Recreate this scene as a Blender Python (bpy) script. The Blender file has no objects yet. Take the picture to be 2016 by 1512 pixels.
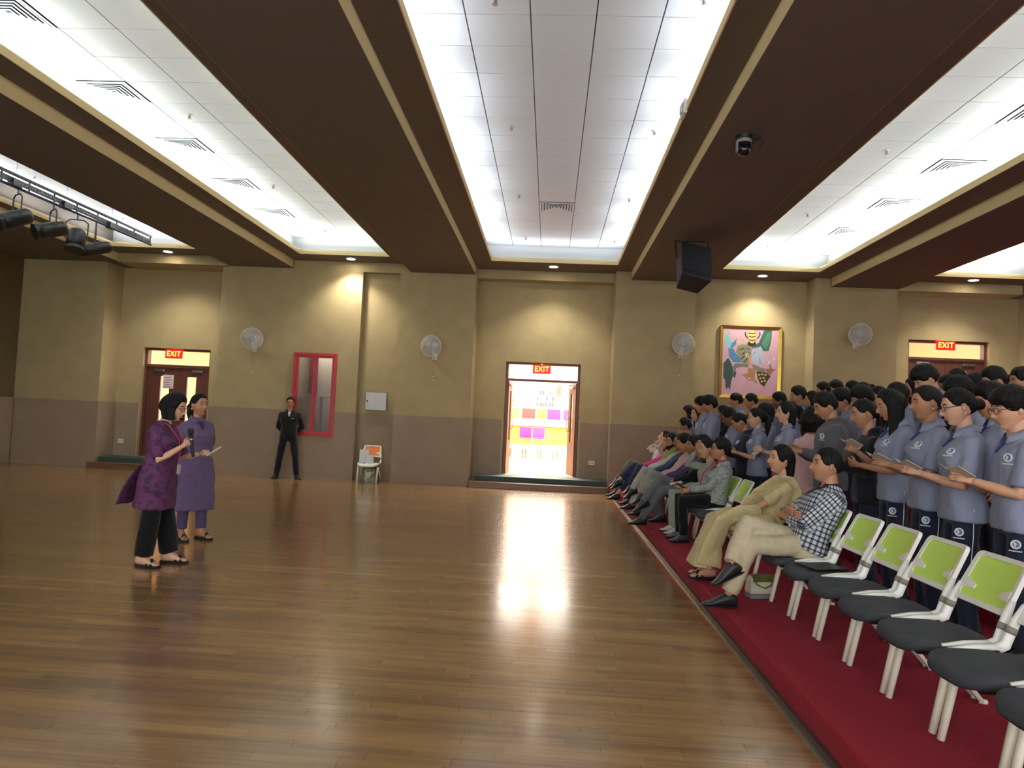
import bpy, bmesh, math, random
import numpy as np
from mathutils import Vector, Matrix
from mathutils.bvhtree import BVHTree

random.seed(7)
SC = bpy.context.scene
COL = SC.collection

# ------------------------------------------------------------------ camera
FPX, ROLL, VPX, VPY, EYE = 1420.0, 0.0455, 1081.0, 828.0, 1.40
def _cam_basis():
    dx, dy = VPX - 1008.0, VPY - 756.0
    c, s = math.cos(ROLL), math.sin(ROLL)
    vx, vy = dx * c + dy * s, -dx * s + dy * c
    pitch = math.atan2(vy, FPX); yaw = math.atan2(vx, math.hypot(FPX, vy))
    fw = Vector((-math.sin(yaw) * math.cos(pitch), math.cos(yaw) * math.cos(pitch), math.sin(pitch)))
    rt = Vector((math.cos(yaw), math.sin(yaw), 0)); up = rt.cross(fw)
    return rt, up, fw
RT0, UP0, FW = _cam_basis()
CAM_RT = RT0 * math.cos(ROLL) + UP0 * math.sin(ROLL)
CAM_UP = UP0 * math.cos(ROLL) - RT0 * math.sin(ROLL)
cam_data = bpy.data.cameras.new('camera'); cam = bpy.data.objects.new('camera', cam_data); COL.objects.link(cam)
cam_data.sensor_width = 36.0; cam_data.lens = FPX / 2016.0 * 36.0; cam_data.clip_end = 200
cam.matrix_world = Matrix(((CAM_RT.x, CAM_UP.x, -FW.x, 0), (CAM_RT.y, CAM_UP.y, -FW.y, 0), (CAM_RT.z, CAM_UP.z, -FW.z, EYE), (0, 0, 0, 1)))
SC.camera = cam
def pix_ray(x, y):
    u, v = (x - 1008.0) / FPX, (y - 756.0) / FPX
    return CAM_RT * u - CAM_UP * v + FW
def at_x(x, y, X):
    d = pix_ray(x, y); return Vector((0, 0, EYE)) + d * (X / d.x)
def at_y(x, y, Y):
    d = pix_ray(x, y); return Vector((0, 0, EYE)) + d * (Y / d.y)
def at_z(x, y, Z):
    d = pix_ray(x, y); return Vector((0, 0, EYE)) + d * ((Z - EYE) / d.z)

# ------------------------------------------------------------------ world, view
WORLD_S = 4.2
W = bpy.data.worlds.new('world'); SC.world = W; W.use_nodes = True
W.node_tree.nodes['Background'].inputs[0].default_value = (0.92, 0.96, 1.0, 1)
W.node_tree.nodes['Background'].inputs[1].default_value = WORLD_S
SC.view_settings.view_transform = 'Standard'; SC.view_settings.look = 'None'
SC.view_settings.gamma = 1.0; SC.view_settings.use_curve_mapping = False
SC.view_settings.exposure = EXPOSURE = 1.7
SC.cycles.use_denoising = True; SC.cycles.denoising_prefilter = 'NONE'
SC.cycles.max_bounces = 7; SC.cycles.diffuse_bounces = 4; SC.cycles.glossy_bounces = 3
SC.cycles.transmission_bounces = 6; SC.cycles.transparent_max_bounces = 8
SC.cycles.sample_clamp_indirect = 1.0; SC.cycles.caustics_reflective = False; SC.cycles.caustics_refractive = False

# ------------------------------------------------------------------ large lights: cove tubes above the coffers, hall next door
COFFERS = [  # opening x0, x1, y far, tube colour, left power, right power, end power
    (-8.87, -7.12, 13.85, (0.93, 0.97, 1.0), 34, 34, 34),
    (-5.10, -3.27, 13.97, (0.92, 1.0, 0.98), 38, 12, 34),
    (-1.27, 1.22, 14.03, (0.80, 0.88, 1.0), 19, 19, 16),
    (3.22, 5.08, 14.05, (0.92, 1.0, 0.98), 10, 58, 50),
    (7.20, 8.90, 14.05, (0.95, 1.0, 0.97), 44, 44, 50)]
COVES = [0.27, 0.27, 0.18, 0.27, 0.27]; COVE_Z = 0.025
Z_BEAM, Z_UP, Z_LEDGE, Z_TILE = 4.32, 4.49, 4.56, 4.90
ROOM_X0, ROOM_X1, ROOM_Y0, ROOM_Y1 = -11.25, 11.5, -5.0, 14.6
def area_light(name, loc, size, size_y, power, colour, rot):
    d = bpy.data.lights.new(name, 'AREA'); d.shape = 'RECTANGLE'; d.size = size; d.size_y = size_y
    d.energy = power; d.color = colour
    o = bpy.data.objects.new(name, d); COL.objects.link(o); o.location = loc; o.rotation_euler = rot
    return o
COVE_GAIN = 0.32
for cx0, cx1, cyf, ccol, pl, pr, pe in COFFERS:
    for xs, pw, tilt in ((cx0 - 0.10, pl, 0.55), (cx1 + 0.10, pr, -0.55)):
        y = cyf - 0.7
        while y > ROOM_Y0 + 1:
            area_light('cove_tube_light', (xs, y, Z_LEDGE + COVE_Z), 0.05, 1.15, pw * COVE_GAIN * 0.4, ccol, (math.pi, tilt, 0))
            y -= 1.45
    area_light('cove_tube_light', ((cx0 + cx1) / 2, cyf + 0.12, Z_LEDGE + COVE_Z), cx1 - cx0 - 0.1, 0.05, pe * COVE_GAIN * 0.6, ccol, (math.pi + 0.55, 0, 0))
# daylight-bright neighbouring hall (its own ceiling lights and high windows)
area_light('foyer_light', (0, 22.0, 5.0), 7, 10, 1500, (1.0, 0.96, 0.90), (0, 0, 0))

# ------------------------------------------------------------------ materials
def srgb(r, g, b):
    f = lambda c: (c / 12.92 if c <= 0.04045 else ((c + 0.055) / 1.055) ** 2.4)
    return (f(r / 255.0), f(g / 255.0), f(b / 255.0), 1.0)
MATS = {}
def mat(name, rgb, rough=0.6, metal=0.0, var=0.0, vscale=6.0, bump=0.0, bscale=120.0, coat=0.0, emit=None, estr=0.0, sheen=0.0, spec=0.5, stretch=None, detail=4):
    if name in MATS: return MATS[name]
    m = bpy.data.materials.new(name); m.use_nodes = True; nt = m.node_tree; b = nt.nodes['Principled BSDF']
    c = srgb(*rgb)
    b.inputs['Base Color'].default_value = c; b.inputs['Roughness'].default_value = rough
    b.inputs['Metallic'].default_value = metal; b.inputs['Specular IOR Level'].default_value = spec
    b.inputs['Coat Weight'].default_value = coat; b.inputs['Sheen Weight'].default_value = sheen
    if emit: b.inputs['Emission Color'].default_value = srgb(*emit); b.inputs['Emission Strength'].default_value = estr
    if var or bump:
        tc = nt.nodes.new('ShaderNodeTexCoord'); mp = nt.nodes.new('ShaderNodeMapping')
        nt.links.new(tc.outputs['Object'], mp.inputs[0])
        if stretch: mp.inputs['Scale'].default_value = stretch
    if var:
        n = nt.nodes.new('ShaderNodeTexNoise'); n.inputs['Scale'].default_value = vscale; n.inputs['Detail'].default_value = detail
        nt.links.new(mp.outputs[0], n.inputs['Vector'])
        r = nt.nodes.new('ShaderNodeValToRGB'); r.color_ramp.elements[0].position = 0.3; r.color_ramp.elements[1].position = 0.7
        r.color_ramp.elements[0].color = tuple(max(0, x * (1 - var)) for x in c[:3]) + (1,)
        r.color_ramp.elements[1].color = tuple(min(1, x * (1 + var)) for x in c[:3]) + (1,)
        nt.links.new(n.outputs['Fac'], r.inputs[0]); nt.links.new(r.outputs[0], b.inputs['Base Color'])
    if bump:
        n2 = nt.nodes.new('ShaderNodeTexNoise'); n2.inputs['Scale'].default_value = bscale; n2.inputs['Detail'].default_value = 2
        nt.links.new(mp.outputs[0], n2.inputs['Vector'])
        bp = nt.nodes.new('ShaderNodeBump'); bp.inputs['Strength'].default_value = bump; bp.inputs['Distance'].default_value = 0.02
        nt.links.new(n2.outputs['Fac'], bp.inputs['Height']); nt.links.new(bp.outputs[0], b.inputs['Normal'])
    MATS[name] = m
    return m
M_WALL = mat('tan_wall_fabric', (172, 155, 116), 0.85, var=0.06, vscale=3, bump=0.25, bscale=350, sheen=0.1, spec=0.2)
M_DADO = mat('brown_dado_fabric', (150, 131, 112), 0.85, var=0.06, vscale=3, bump=0.25, bscale=350, spec=0.2)
M_BEAM = mat('brown_ceiling_paint', (108, 99, 92), 0.8, var=0.03, vscale=2, spec=0.3)
M_CREAM = mat('cream_edge_paint', (226, 205, 152), 0.7)
M_CWHITE = mat('white_ceiling_board', (232, 234, 232), 0.9, bump=0.1, bscale=300)
M_TBAR = mat('grey_ceiling_grid', (84, 86, 90), 0.6)
M_CARPET = mat('crimson_carpet', (142, 24, 42), 0.95, var=0.14, vscale=60, bump=0.4, bscale=600, sheen=0.04, spec=0.1)
M_STEPWOOD = mat('step_wood', (112, 84, 58), 0.4, var=0.25, vscale=3, stretch=(0.6, 8, 8))
M_GREEN = mat('dark_green_rubber', (52, 66, 62), 0.7, var=0.1)
M_FOYER = mat('foyer_cream_wall', (244, 226, 196), 0.8)
M_FOYFLOOR = mat('foyer_wood_floor', (196, 150, 110), 0.35, var=0.3, vscale=2, stretch=(0.5, 12, 1))
M_DKWOOD = mat('dark_red_door_wood', (92, 50, 36), 0.45, var=0.2, vscale=4, stretch=(8, 8, 0.6))
M_GLASS = None
def glass(name, col=(1, 1, 1, 1), rough=0.0, alpha=0.15):
    m = bpy.data.materials.new(name); m.use_nodes = True; nt = m.node_tree
    out = nt.nodes['Material Output']; nt.nodes.remove(nt.nodes['Principled BSDF'])
    tr = nt.nodes.new('ShaderNodeBsdfTransparent'); tr.inputs[0].default_value = col
    gl = nt.nodes.new('ShaderNodeBsdfGlossy'); gl.inputs['Roughness'].default_value = rough
    mx = nt.nodes.new('ShaderNodeMixShader'); mx.inputs[0].default_value = alpha
    nt.links.new(tr.outputs[0], mx.inputs[1]); nt.links.new(gl.outputs[0], mx.inputs[2]); nt.links.new(mx.outputs[0], out.inputs[0])
    MATS[name] = m; return m
M_GLASS = glass('clear_pane', (0.97, 0.98, 0.97, 1), 0.02, 0.06)
M_METAL = mat('brushed_metal', (190, 190, 188), 0.3, 1.0)
M_BLACK = mat('black_plastic', (19, 19, 21), 0.45)
M_WHITEP = mat('white_plastic', (222, 222, 214), 0.45)

# ------------------------------------------------------------------ mesh helpers
class MB:
    def __init__(s): s.v = []; s.f = []; s.m = []
    def add(s, verts, faces, mi=0, M=None):
        o = len(s.v)
        if M is not None: verts = [tuple(M @ Vector(p)) for p in verts]
        s.v += [tuple(p) for p in verts]; s.f += [tuple(i + o for i in fc) for fc in faces]; s.m += [mi] * len(faces)
        return s
    def box(s, x0, x1, y0, y1, z0, z1, mi=0, M=None):
        return s.add([(x0, y0, z0), (x1, y0, z0), (x1, y1, z0), (x0, y1, z0), (x0, y0, z1), (x1, y0, z1), (x1, y1, z1), (x0, y1, z1)],
                     [(3, 2, 1, 0), (4, 5, 6, 7), (0, 1, 5, 4), (1, 2, 6, 5), (2, 3, 7, 6), (3, 0, 4, 7)], mi, M)
    def rings(s, rings, mi=0, caps=True, closed=True, M=None):
        n = len(rings[0]); v = [p for r in rings for p in r]; f = []
        for i in range(len(rings) - 1):
            for j in range(n if closed else n - 1):
                a = i * n + j; b = i * n + (j + 1) % n
                f.append((a, b, b + n, a + n))
        if caps:
            f.append(tuple(range(n - 1, -1, -1))); f.append(tuple((len(rings) - 1) * n + k for k in range(n)))
        return s.add(v, f, mi, M)
    def tube(s, pts, rad, n=8, mi=0, M=None, caps=True, flat=None):
        pts = [Vector(p) for p in pts]
        if not hasattr(rad, '__len__'): rad = [rad] * len(pts)
        t0 = (pts[1] - pts[0]).normalized()
        ref = Vector((0, 0, 1)) if abs(t0.z) < 0.9 else Vector((1, 0, 0))
        u = t0.cross(ref).normalized(); rs = []
        for i, p in enumerate(pts):
            if i == 0: t = t0
            elif i == len(pts) - 1: t = (pts[i] - pts[i - 1]).normalized()
            else: t = ((pts[i + 1] - pts[i]).normalized() + (pts[i] - pts[i - 1]).normalized()).normalized()
            u = (u - t * u.dot(t)).normalized(); w = t.cross(u)
            r = rad[i]; ru, rw = (r, r) if not hasattr(r, '__len__') else r
            rs.append([tuple(p + u * (ru * math.cos(2 * math.pi * k / n)) + w * (rw * math.sin(2 * math.pi * k / n))) for k in range(n)])
        return s.rings(rs, mi, caps, True, M)
    def cyl(s, p0, p1, r, n=16, mi=0, M=None): return s.tube([p0, p1], r, n, mi, M)
    def lathe(s, prof, n=24, mi=0, M=None):   # prof [(r, z)]
        rs = [[(r * math.cos(2 * math.pi * k / n), r * math.sin(2 * math.pi * k / n), z) for k in range(n)] for r, z in prof]
        return s.rings(rs, mi, True, True, M)
    def ball(s, c, r, n=12, mi=0, M=None):
        rx, ry, rz = r if hasattr(r, '__len__') else (r, r, r)
        rs = []
        for i in range(1, n // 2 + 1):
            th = math.pi * i / (n // 2 + 1)
            rs.append([(c[0] + rx * math.sin(th) * math.cos(2 * math.pi * k / n), c[1] + ry * math.sin(th) * math.sin(2 * math.pi * k / n), c[2] - rz * math.cos(th)) for k in range(n)])
        return s.rings(rs, mi, True, True, M)
    def mesh(s, name, mats, smooth=False):
        me = bpy.data.meshes.new(name); me.from_pydata(s.v, [], s.f); me.polygons.foreach_set('material_index', s.m)
        for m in (mats if isinstance(mats, (list, tuple)) else [mats]): me.materials.append(m)
        if smooth: me.polygons.foreach_set('use_smooth', [True] * len(s.f))
        me.update(); return me
    def build(s, name, mats, parent=None, smooth=False, bevel=0.0, **props):
        o = bpy.data.objects.new(name, s.mesh(name, mats, smooth)); COL.objects.link(o)
        if parent is not None: o.parent = parent
        if bevel:
            md = o.modifiers.new('bevel', 'BEVEL'); md.width = bevel; md.segments = 2; md.limit_method = 'ANGLE'
        for k, v in props.items(): o[k] = v
        return o
def link_mesh(name, me, parent=None, loc=None, rot=None, **props):
    o = bpy.data.objects.new(name, me); COL.objects.link(o)
    if parent is not None: o.parent = parent
    if loc is not None: o.location = loc
    if rot is not None: o.rotation_euler = rot
    for k, v in props.items(): o[k] = v
    return o
def thing(name, label, cat, loc=(0, 0, 0), rotz=0.0, group=None):
    o = bpy.data.objects.new(name, None); COL.objects.link(o); o.empty_display_size = 0.1
    o.location = loc; o.rotation_euler = (0, 0, rotz); o['label'] = label; o['category'] = cat
    if group: o['group'] = group
    return o
def tag(o, label, cat, group=None):
    o['label'] = label; o['category'] = cat
    if group: o['group'] = group
    return o
def struct(mb, name, mats, **k): return mb.build(name, mats, None, kind='structure', **k)

# ------------------------------------------------------------------ structure: walls
Y_REC, Y_F = 15.2, 15.05
DOORS = {  # x0, x1, sill z, head z
    'L': (-8.86, -7.37, 0.23, 2.59), 'M': (-0.96, 0.62, 0.23, 2.61), 'R': (7.32, 8.93, 1.03, 3.41)}
wb = MB(); T = 0.12
def wall_y(x0, x1, y, z0=0.0, z1=4.6, th=T): wb.box(x0, x1, y, y + th, z0, z1)
def wall_x(x, y0, y1, z0=0.0, z1=4.6, side=1): wb.box(min(x, x + side * T), max(x, x + side * T), y0, y1, z0, z1)
wall_y(-11.25, -9.42, 14.6); wall_x(-9.42, 14.6 + T, Y_REC, side=-1)
def recess_with_door(x0, x1, key):
    dx0, dx1, zs, zh = DOORS[key]
    wall_y(x0, dx0, Y_REC, th=0.28); wall_y(dx1, x1, Y_REC, th=0.28); wall_y(dx0, dx1, Y_REC, zh, 4.6, th=0.28); wall_y(dx0, dx1, Y_REC, 0, zs, th=0.28)
recess_with_door(-9.42, -6.93, 'L')
wall_x(-6.93, 14.6 + T, Y_REC, side=1)
# wall B with the window hole and the niche
WX0, WX1, WZ0, WZ1 = -5.30, -4.40, 0.86, 2.57
wall_y(-6.93, WX0, 14.6); wall_y(WX1, -3.96, 14.6); wall_y(WX0, WX1, 14.6, 0, WZ0); wall_y(WX0, WX1, 14.6, WZ1, 4.6)
wall_y(-3.96, -3.18, 14.78); wb.box(-3.96, -3.18, 14.6, 14.78, 4.29, 4.6)
wall_x(-3.96, 14.6 + T, 14.78, side=-1); wall_x(-3.18, 14.6 + T, 14.78, side=1)
wall_y(-3.18, -1.61, 14.6); wall_x(-1.61, 14.6 + T, Y_REC, side=-1)
recess_with_door(-1.61, 1.24, 'M')
wall_x(1.24, 14.6 + T, Y_REC, side=1)
wall_y(1.24, 2.85, 14.6); wall_x(2.85, 14.6 + T, Y_F, side=-1); wall_y(2.85, 5.19, Y_F); wall_x(5.19, 14.6 + T, Y_F, side=1)
wall_y(5.19, 6.80, 14.6); wall_x(6.80, 14.6 + T, Y_REC, side=-1)
recess_with_door(6.80, 9.50, 'R')
wall_x(9.50, 14.6 + T, Y_REC, side=1); wall_y(9.50, 11.6, 14.6)
WALL_BACK = struct(wb, 'wall_back', [M_WALL])
# padded dado panels, a little proud of the wall
def dado(x0, x1, y, z0, z1, axis='y'):
    m = MB()
    if axis == 'y': m.box(x0, x1, y - 0.03, y - 0.001, z0, z1)
    else: m.box(min(x0, x1), max(x0, x1), y[0], y[1], z0, z1)
    m.build('dado_panel', M_DADO, WALL_BACK, bevel=0.006)
ZD = 1.38
dado(-11.20, -9.39, 14.6, 0, ZD)
dado(-9.42, -9.391, (14.60, 15.17), 0, ZD, 'x')
dado(-9.39, -8.90, Y_REC, 0.0, ZD); dado(-7.33, -6.93, Y_REC, 0.0, ZD)
m = MB(); m.box(-6.93, WX0, 14.57, 14.599, 0, ZD); m.box(WX0, WX1, 14.57, 14.599, 0, WZ0); m.box(WX1, -3.95, 14.57, 14.599, 0, ZD); m.build('dado_panel', M_DADO, WALL_BACK)
dado(-3.96, -3.18, 14.78, 0, ZD); dado(-3.18, -1.585, 14.6, 0, ZD)
dado(-1.61, -1.581, (14.60, 15.17), 0, ZD, 'x')
dado(-1.58, -1.0, Y_REC, 0.0, ZD); dado(0.66, 1.24, Y_REC, 0.0, ZD)
dado(1.225, 2.85, 14.6, 0, 1.40); dado(2.85, 5.19, Y_F, 0.15, 1.62); dado(5.19, 6.8, 14.6, 0.5, 1.85)
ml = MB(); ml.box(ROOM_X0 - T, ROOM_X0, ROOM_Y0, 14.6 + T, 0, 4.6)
WALL_LEFT = struct(ml, 'wall_left', [mat('dark_brown_wall_fabric', (104, 90, 62), 0.9, var=0.06, vscale=3, bump=0.25, bscale=350, spec=0.2)])  # wall fabric in one even, darker brown than the other walls
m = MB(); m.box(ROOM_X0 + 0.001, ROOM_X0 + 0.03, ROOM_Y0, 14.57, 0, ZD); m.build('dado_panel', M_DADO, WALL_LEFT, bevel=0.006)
mr = MB(); mr.box(ROOM_X1, ROOM_X1 + T, ROOM_Y0, 14.6, 0, 4.6); struct(mr, 'wall_right', [M_WALL])
mf = MB(); ADDED_WIN = [(-9.6, -7.0), (-5.6, -3.0), (-1.4, 1.2), (2.6, 5.2), (6.8, 9.4)]; fz0, fz1 = 1.1, 3.6  # windows added in this unseen wall to bring more light into the hall
xs_ = [ROOM_X0 - T] + [v for w_ in ADDED_WIN for v in w_] + [ROOM_X1 + T]
mf.box(xs_[0], xs_[-1], ROOM_Y0 - T, ROOM_Y0, 0, fz0); mf.box(xs_[0], xs_[-1], ROOM_Y0 - T, ROOM_Y0, fz1, 5.05)
for k in range(0, len(xs_), 2): mf.box(xs_[k], xs_[k + 1], ROOM_Y0 - T, ROOM_Y0, fz0, fz1)
struct(mf, 'wall_front', [M_WALL])
for k, (a, b) in enumerate(ADDED_WIN):
    w_ = MB(); c_ = (a + b) / 2
    for x0_, x1_ in ((a, a + 0.06), (c_ - 0.03, c_ + 0.03), (b - 0.06, b)): w_.box(x0_, x1_, ROOM_Y0 - 0.10, ROOM_Y0 - 0.02, fz0, fz1)
    for z0_, z1_ in ((fz0, fz0 + 0.06), (fz1 - 0.06, fz1)): w_.box(a + 0.06, b - 0.06, ROOM_Y0 - 0.10, ROOM_Y0 - 0.02, z0_, z1_)
    wo = struct(w_, 'window_%d' % (k + 2), [mat('red_added_window_paint', (178, 30, 40), 0.35)])  # added window frame, there only for its daylight
    for x0_, x1_ in ((a + 0.06, c_ - 0.03), (c_ + 0.03, b - 0.06)):
        p_ = MB(); p_.box(x0_, x1_, ROOM_Y0 - 0.064, ROOM_Y0 - 0.056, fz0 + 0.06, fz1 - 0.06); p_.build('pane', [M_GLASS], wo)
    pl_ = area_light('added_window_portal', (c_, ROOM_Y0 - 0.02, (fz0 + fz1) / 2), b - a, fz1 - fz0, 1.0, (1, 1, 1), (math.pi / 2, 0, 0)); pl_.data.cycles.is_portal = True

# ------------------------------------------------------------------ structure: ceiling
ce = MB()
BEAMS = [(-11.25, -9.13), (-6.77, -5.43), (-2.97, -1.63), (1.54, 2.85), (5.50, 6.82), (9.22, 11.5)]
yb0 = ROOM_Y0
for i, (x0, x1) in enumerate(BEAMS):
    ce.box(x0, x1, yb0, 15.3 if i in (0, 5) else 15.3, Z_BEAM, 5.0, 0)
    for xs in (x0, x1):   # cream side faces of each beam
        s = -1 if xs == x0 else 1
        ce.box(min(xs, xs + s * 0.004), max(xs, xs + s * 0.004), yb0, 14.55, Z_BEAM + 0.002, Z_UP, 1)
for i, (x0, x1, yf, *_r) in enumerate(COFFERS):
    a, b = BEAMS[i][1] + 0.004, BEAMS[i + 1][0] - 0.004
    for s0, s1 in ((a, x0), (x1, b)):
        ce.box(s0, s1, yb0, 15.3, Z_UP, Z_LEDGE, 0)
    ce.box(x0, x1, yf, 15.3, Z_UP, Z_LEDGE, 0)
    # cream lip round the opening
    for s0, s1 in ((x0, x0 + 0.012), (x1 - 0.012, x1)): ce.box(s0, s1, yb0, yf, Z_UP - 0.004, Z_LEDGE + 0.012, 1)
    ce.box(x0, x1, yf - 0.012, yf, Z_UP - 0.004, Z_LEDGE + 0.012, 1)
    # white cove sides and the board above the tiles
    ex0, ex1 = x0 - COVES[i], x1 + COVES[i]
    for s0, s1 in ((ex0 - 0.03, ex0), (ex1, ex1 + 0.03)): ce.box(s0, s1, yb0, yf + 0.43, Z_LEDGE, 4.94, 2)
    ce.box(ex0, ex1, yf + 0.40, yf + 0.43, Z_LEDGE, 4.94, 2)
    ce.box(ex0, ex1, yb0, yf + 0.40, Z_TILE + 0.006, 4.94, 3)
    ce.box(a, ex0 - 0.03, yb0, 15.3, 4.60, 5.0, 0); ce.box(ex1 + 0.03, b, yb0, 15.3, 4.60, 5.0, 0)
    ce.box(ex0 - 0.03, ex1 + 0.03, yf + 0.43, 15.3, 4.60, 5.0, 0)
# bulkheads in front of the recessed bays
for x0, x1, y0 in ((-9.126, -6.774, 14.46), (-1.626, 1.536, 14.86), (6.824, 9.216, 14.62)):
    ce.box(x0, x1, y0, 15.3, 4.30, Z_UP - 0.001, 4)
ce.box(ROOM_X0 - 0.1, ROOM_X1 + 0.1, yb0, 15.4, 5.0, 5.05, 0)
CEIL = struct(ce, 'ceiling', [M_BEAM, M_CREAM, M_CWHITE, M_TBAR, M_WALL])
# ceiling tiles
TW, TL = 0.574, 0.535
VENTS = []
ROW_OFF = [0.0, 0.095, 0.225, 0.08, 0.0]
def tile_rows(yf, off): return [(yf + 0.388 + off - TL * (k + 1), min(yf + 0.388, yf + 0.388 + off - TL * k)) for k in range(36)]
tile_mesh = {}
stuff = MB(); n_tiles = 0
vent_at = {(1, 0, r) for r in (3, 6, 9, 12, 15)} | {(3, 3, r) for r in (3, 6, 9, 12)} | {(2, 2, 5)}
for i, (x0, x1, yf, *_r) in enumerate(COFFERS):
    ex0, ex1 = x0 - COVES[i], x1 + COVES[i]; w = ex1 - ex0
    if i == 2: cols = [(ex0 + k * w / 5, ex0 + (k + 1) * w / 5) for k in range(5)]
    elif i < 2: cols = [(ex0 + k * TW, min(ex0 + (k + 1) * TW, ex1)) for k in range(4)]
    else: cols = [(max(ex1 - (k + 1) * TW, ex0), ex1 - k * TW) for k in range(3, -1, -1)]
    cols = [c for c in cols if c[1] - c[0] > 0.05]
    for r, (ty0, ty1) in enumerate(tile_rows(yf, ROW_OFF[i])):
        if ty1 < ROOM_Y0 + 0.6: break
        for c, (tx0, tx1) in enumerate(cols):
            if (i, c, r) in vent_at: VENTS.append((i, c, r, (tx0 + tx1) / 2, (ty0 + ty1) / 2, tx1 - tx0)); continue
            g = 0.006; hw, hl = (tx1 - tx0) / 2 - g, (ty1 - ty0) / 2 - g
            if ty1 > 5.6 and not (i == 0 and ty1 < 9.0) and not (i == 4 and ty1 < 8.5) and n_tiles < 300:
                key = (round(hw, 3), round(hl, 3))
                if key not in tile_mesh:
                    t = MB(); t.box(-hw, hw, -hl, hl, 0, 0.012); tile_mesh[key] = t.mesh('ceiling_tile', [M_CWHITE])
                link_mesh('ceiling_tile', tile_mesh[key], CEIL, ((tx0 + tx1) / 2, (ty0 + ty1) / 2, Z_TILE)); n_tiles += 1
            else:
                stuff.box((tx0 + tx1) / 2 - hw, (tx0 + tx1) / 2 + hw, (ty0 + ty1) / 2 - hl, (ty0 + ty1) / 2 + hl, Z_TILE, Z_TILE + 0.012)
stuff.build('ceiling_tiles_behind', [M_CWHITE], CEIL, kind='stuff')

# ------------------------------------------------------------------ structure: floor planks
def wood_floor():
    m = bpy.data.materials.new('worn_teak_strip'); m.use_nodes = True; nt = m.node_tree; b = nt.nodes['Principled BSDF']
    N = nt.nodes.new; L = nt.links.new
    geo = N('ShaderNodeNewGeometry'); at = N('ShaderNodeAttribute'); at.attribute_name = 'tone'; oi = N('ShaderNodeObjectInfo'); tc = N('ShaderNodeTexCoord')
    add = N('ShaderNodeMath'); add.operation = 'ADD'; L(at.outputs['Fac'], add.inputs[0]); L(oi.outputs['Random'], add.inputs[1])
    wn = N('ShaderNodeTexWhiteNoise'); wn.noise_dimensions = '1D'; L(add.outputs[0], wn.inputs['W'])
    ramp = N('ShaderNodeValToRGB'); e = ramp.color_ramp.elements
    e[0].position = 0.0; e[0].color = srgb(160, 128, 90); e[1].position = 1.0; e[1].color = srgb(186, 150, 104)
    for p, c in ((0.2, (166, 133, 92)), (0.5, (171, 137, 94)), (0.8, (176, 141, 97)), (0.93, (182, 146, 98))):
        k = ramp.color_ramp.elements.new(p); k.color = srgb(*c)
    L(wn.outputs['Value'], ramp.inputs[0])
    mp = N('ShaderNodeMapping'); mp.inputs['Scale'].default_value = (1.6, 34, 1); L(geo.outputs['Position'], mp.inputs[0])
    no = N('ShaderNodeTexNoise'); no.inputs['Scale'].default_value = 1.0; no.inputs['Detail'].default_value = 6; L(mp.outputs[0], no.inputs['Vector'])
    mx = N('ShaderNodeMix'); mx.data_type = 'RGBA'; mx.blend_type = 'MULTIPLY'; mx.inputs[0].default_value = 0.5
    r2 = N('ShaderNodeValToRGB'); r2.color_ramp.elements[0].position = 0.3; r2.color_ramp.elements[0].color = (0.62, 0.60, 0.57, 1); r2.color_ramp.elements[1].position = 0.72; r2.color_ramp.elements[1].color = (1.15, 1.1, 1.05, 1)
    L(no.outputs['Fac'], r2.inputs[0]); L(ramp.outputs[0], mx.inputs[6]); L(r2.outputs[0], mx.inputs[7]); 
    mp3 = N('ShaderNodeMapping'); mp3.inputs['Scale'].default_value = (0.32, 5.0, 1); L(geo.outputs['Position'], mp3.inputs[0])
    n3 = N('ShaderNodeTexNoise'); n3.inputs['Scale'].default_value = 1.0; n3.inputs['Detail'].default_value = 7; n3.inputs['Roughness'].default_value = 0.62; L(mp3.outputs[0], n3.inputs['Vector'])
    r3 = N('ShaderNodeValToRGB'); r3.color_ramp.elements[0].position = 0.36; r3.color_ramp.elements[0].color = (0.70, 0.67, 0.64, 1); r3.color_ramp.elements[1].position = 0.64; r3.color_ramp.elements[1].color = (1.12, 1.08, 1.02, 1)
    mx3 = N('ShaderNodeMix'); mx3.data_type = 'RGBA'; mx3.blend_type = 'MULTIPLY'; mx3.inputs[0].default_value = 1.0
    L(n3.outputs['Fac'], r3.inputs[0]); L(mx.outputs[2], mx3.inputs[6]); L(r3.outputs[0], mx3.inputs[7]); L(mx3.outputs[2], b.inputs['Base Color'])
    mp2 = N('ShaderNodeMapping'); mp2.inputs['Scale'].default_value = (0.9, 2.5, 1); L(geo.outputs['Position'], mp2.inputs[0])
    n2 = N('ShaderNodeTexNoise'); n2.inputs['Scale'].default_value = 1.3; n2.inputs['Detail'].default_value = 5; L(mp2.outputs[0], n2.inputs['Vector'])
    mr = N('ShaderNodeMapRange'); mr.inputs[1].default_value = 0.3; mr.inputs[2].default_value = 0.7; mr.inputs[3].default_value = 0.19; mr.inputs[4].default_value = 0.27
    L(n2.outputs['Fac'], mr.inputs[0]); L(mr.outputs[0], b.inputs['Roughness'])
    b.inputs['Specular IOR Level'].default_value = 0.5; b.inputs['Coat Weight'].default_value = 0.6; b.inputs['Coat Roughness'].default_value = 0.17
    bp = N('ShaderNodeBump'); bp.inputs['Strength'].default_value = 0.05; bp.inputs['Distance'].default_value = 0.003
    nt.nodes.remove(bp)
    return m
M_FLOOR = wood_floor()
M_SUB = mat('dark_subfloor', (52, 38, 26), 0.5)
STAGE_X = 1.25
fl = MB(); fl.box(ROOM_X0, STAGE_X + 0.05, ROOM_Y0, 15.2, -0.06, -0.0085)
FLOOR = struct(fl, 'floor', [M_SUB])
rng = random.Random(3)
PW = 0.0655
plank_mesh = {}
rest = MB(); singles = []
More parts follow.
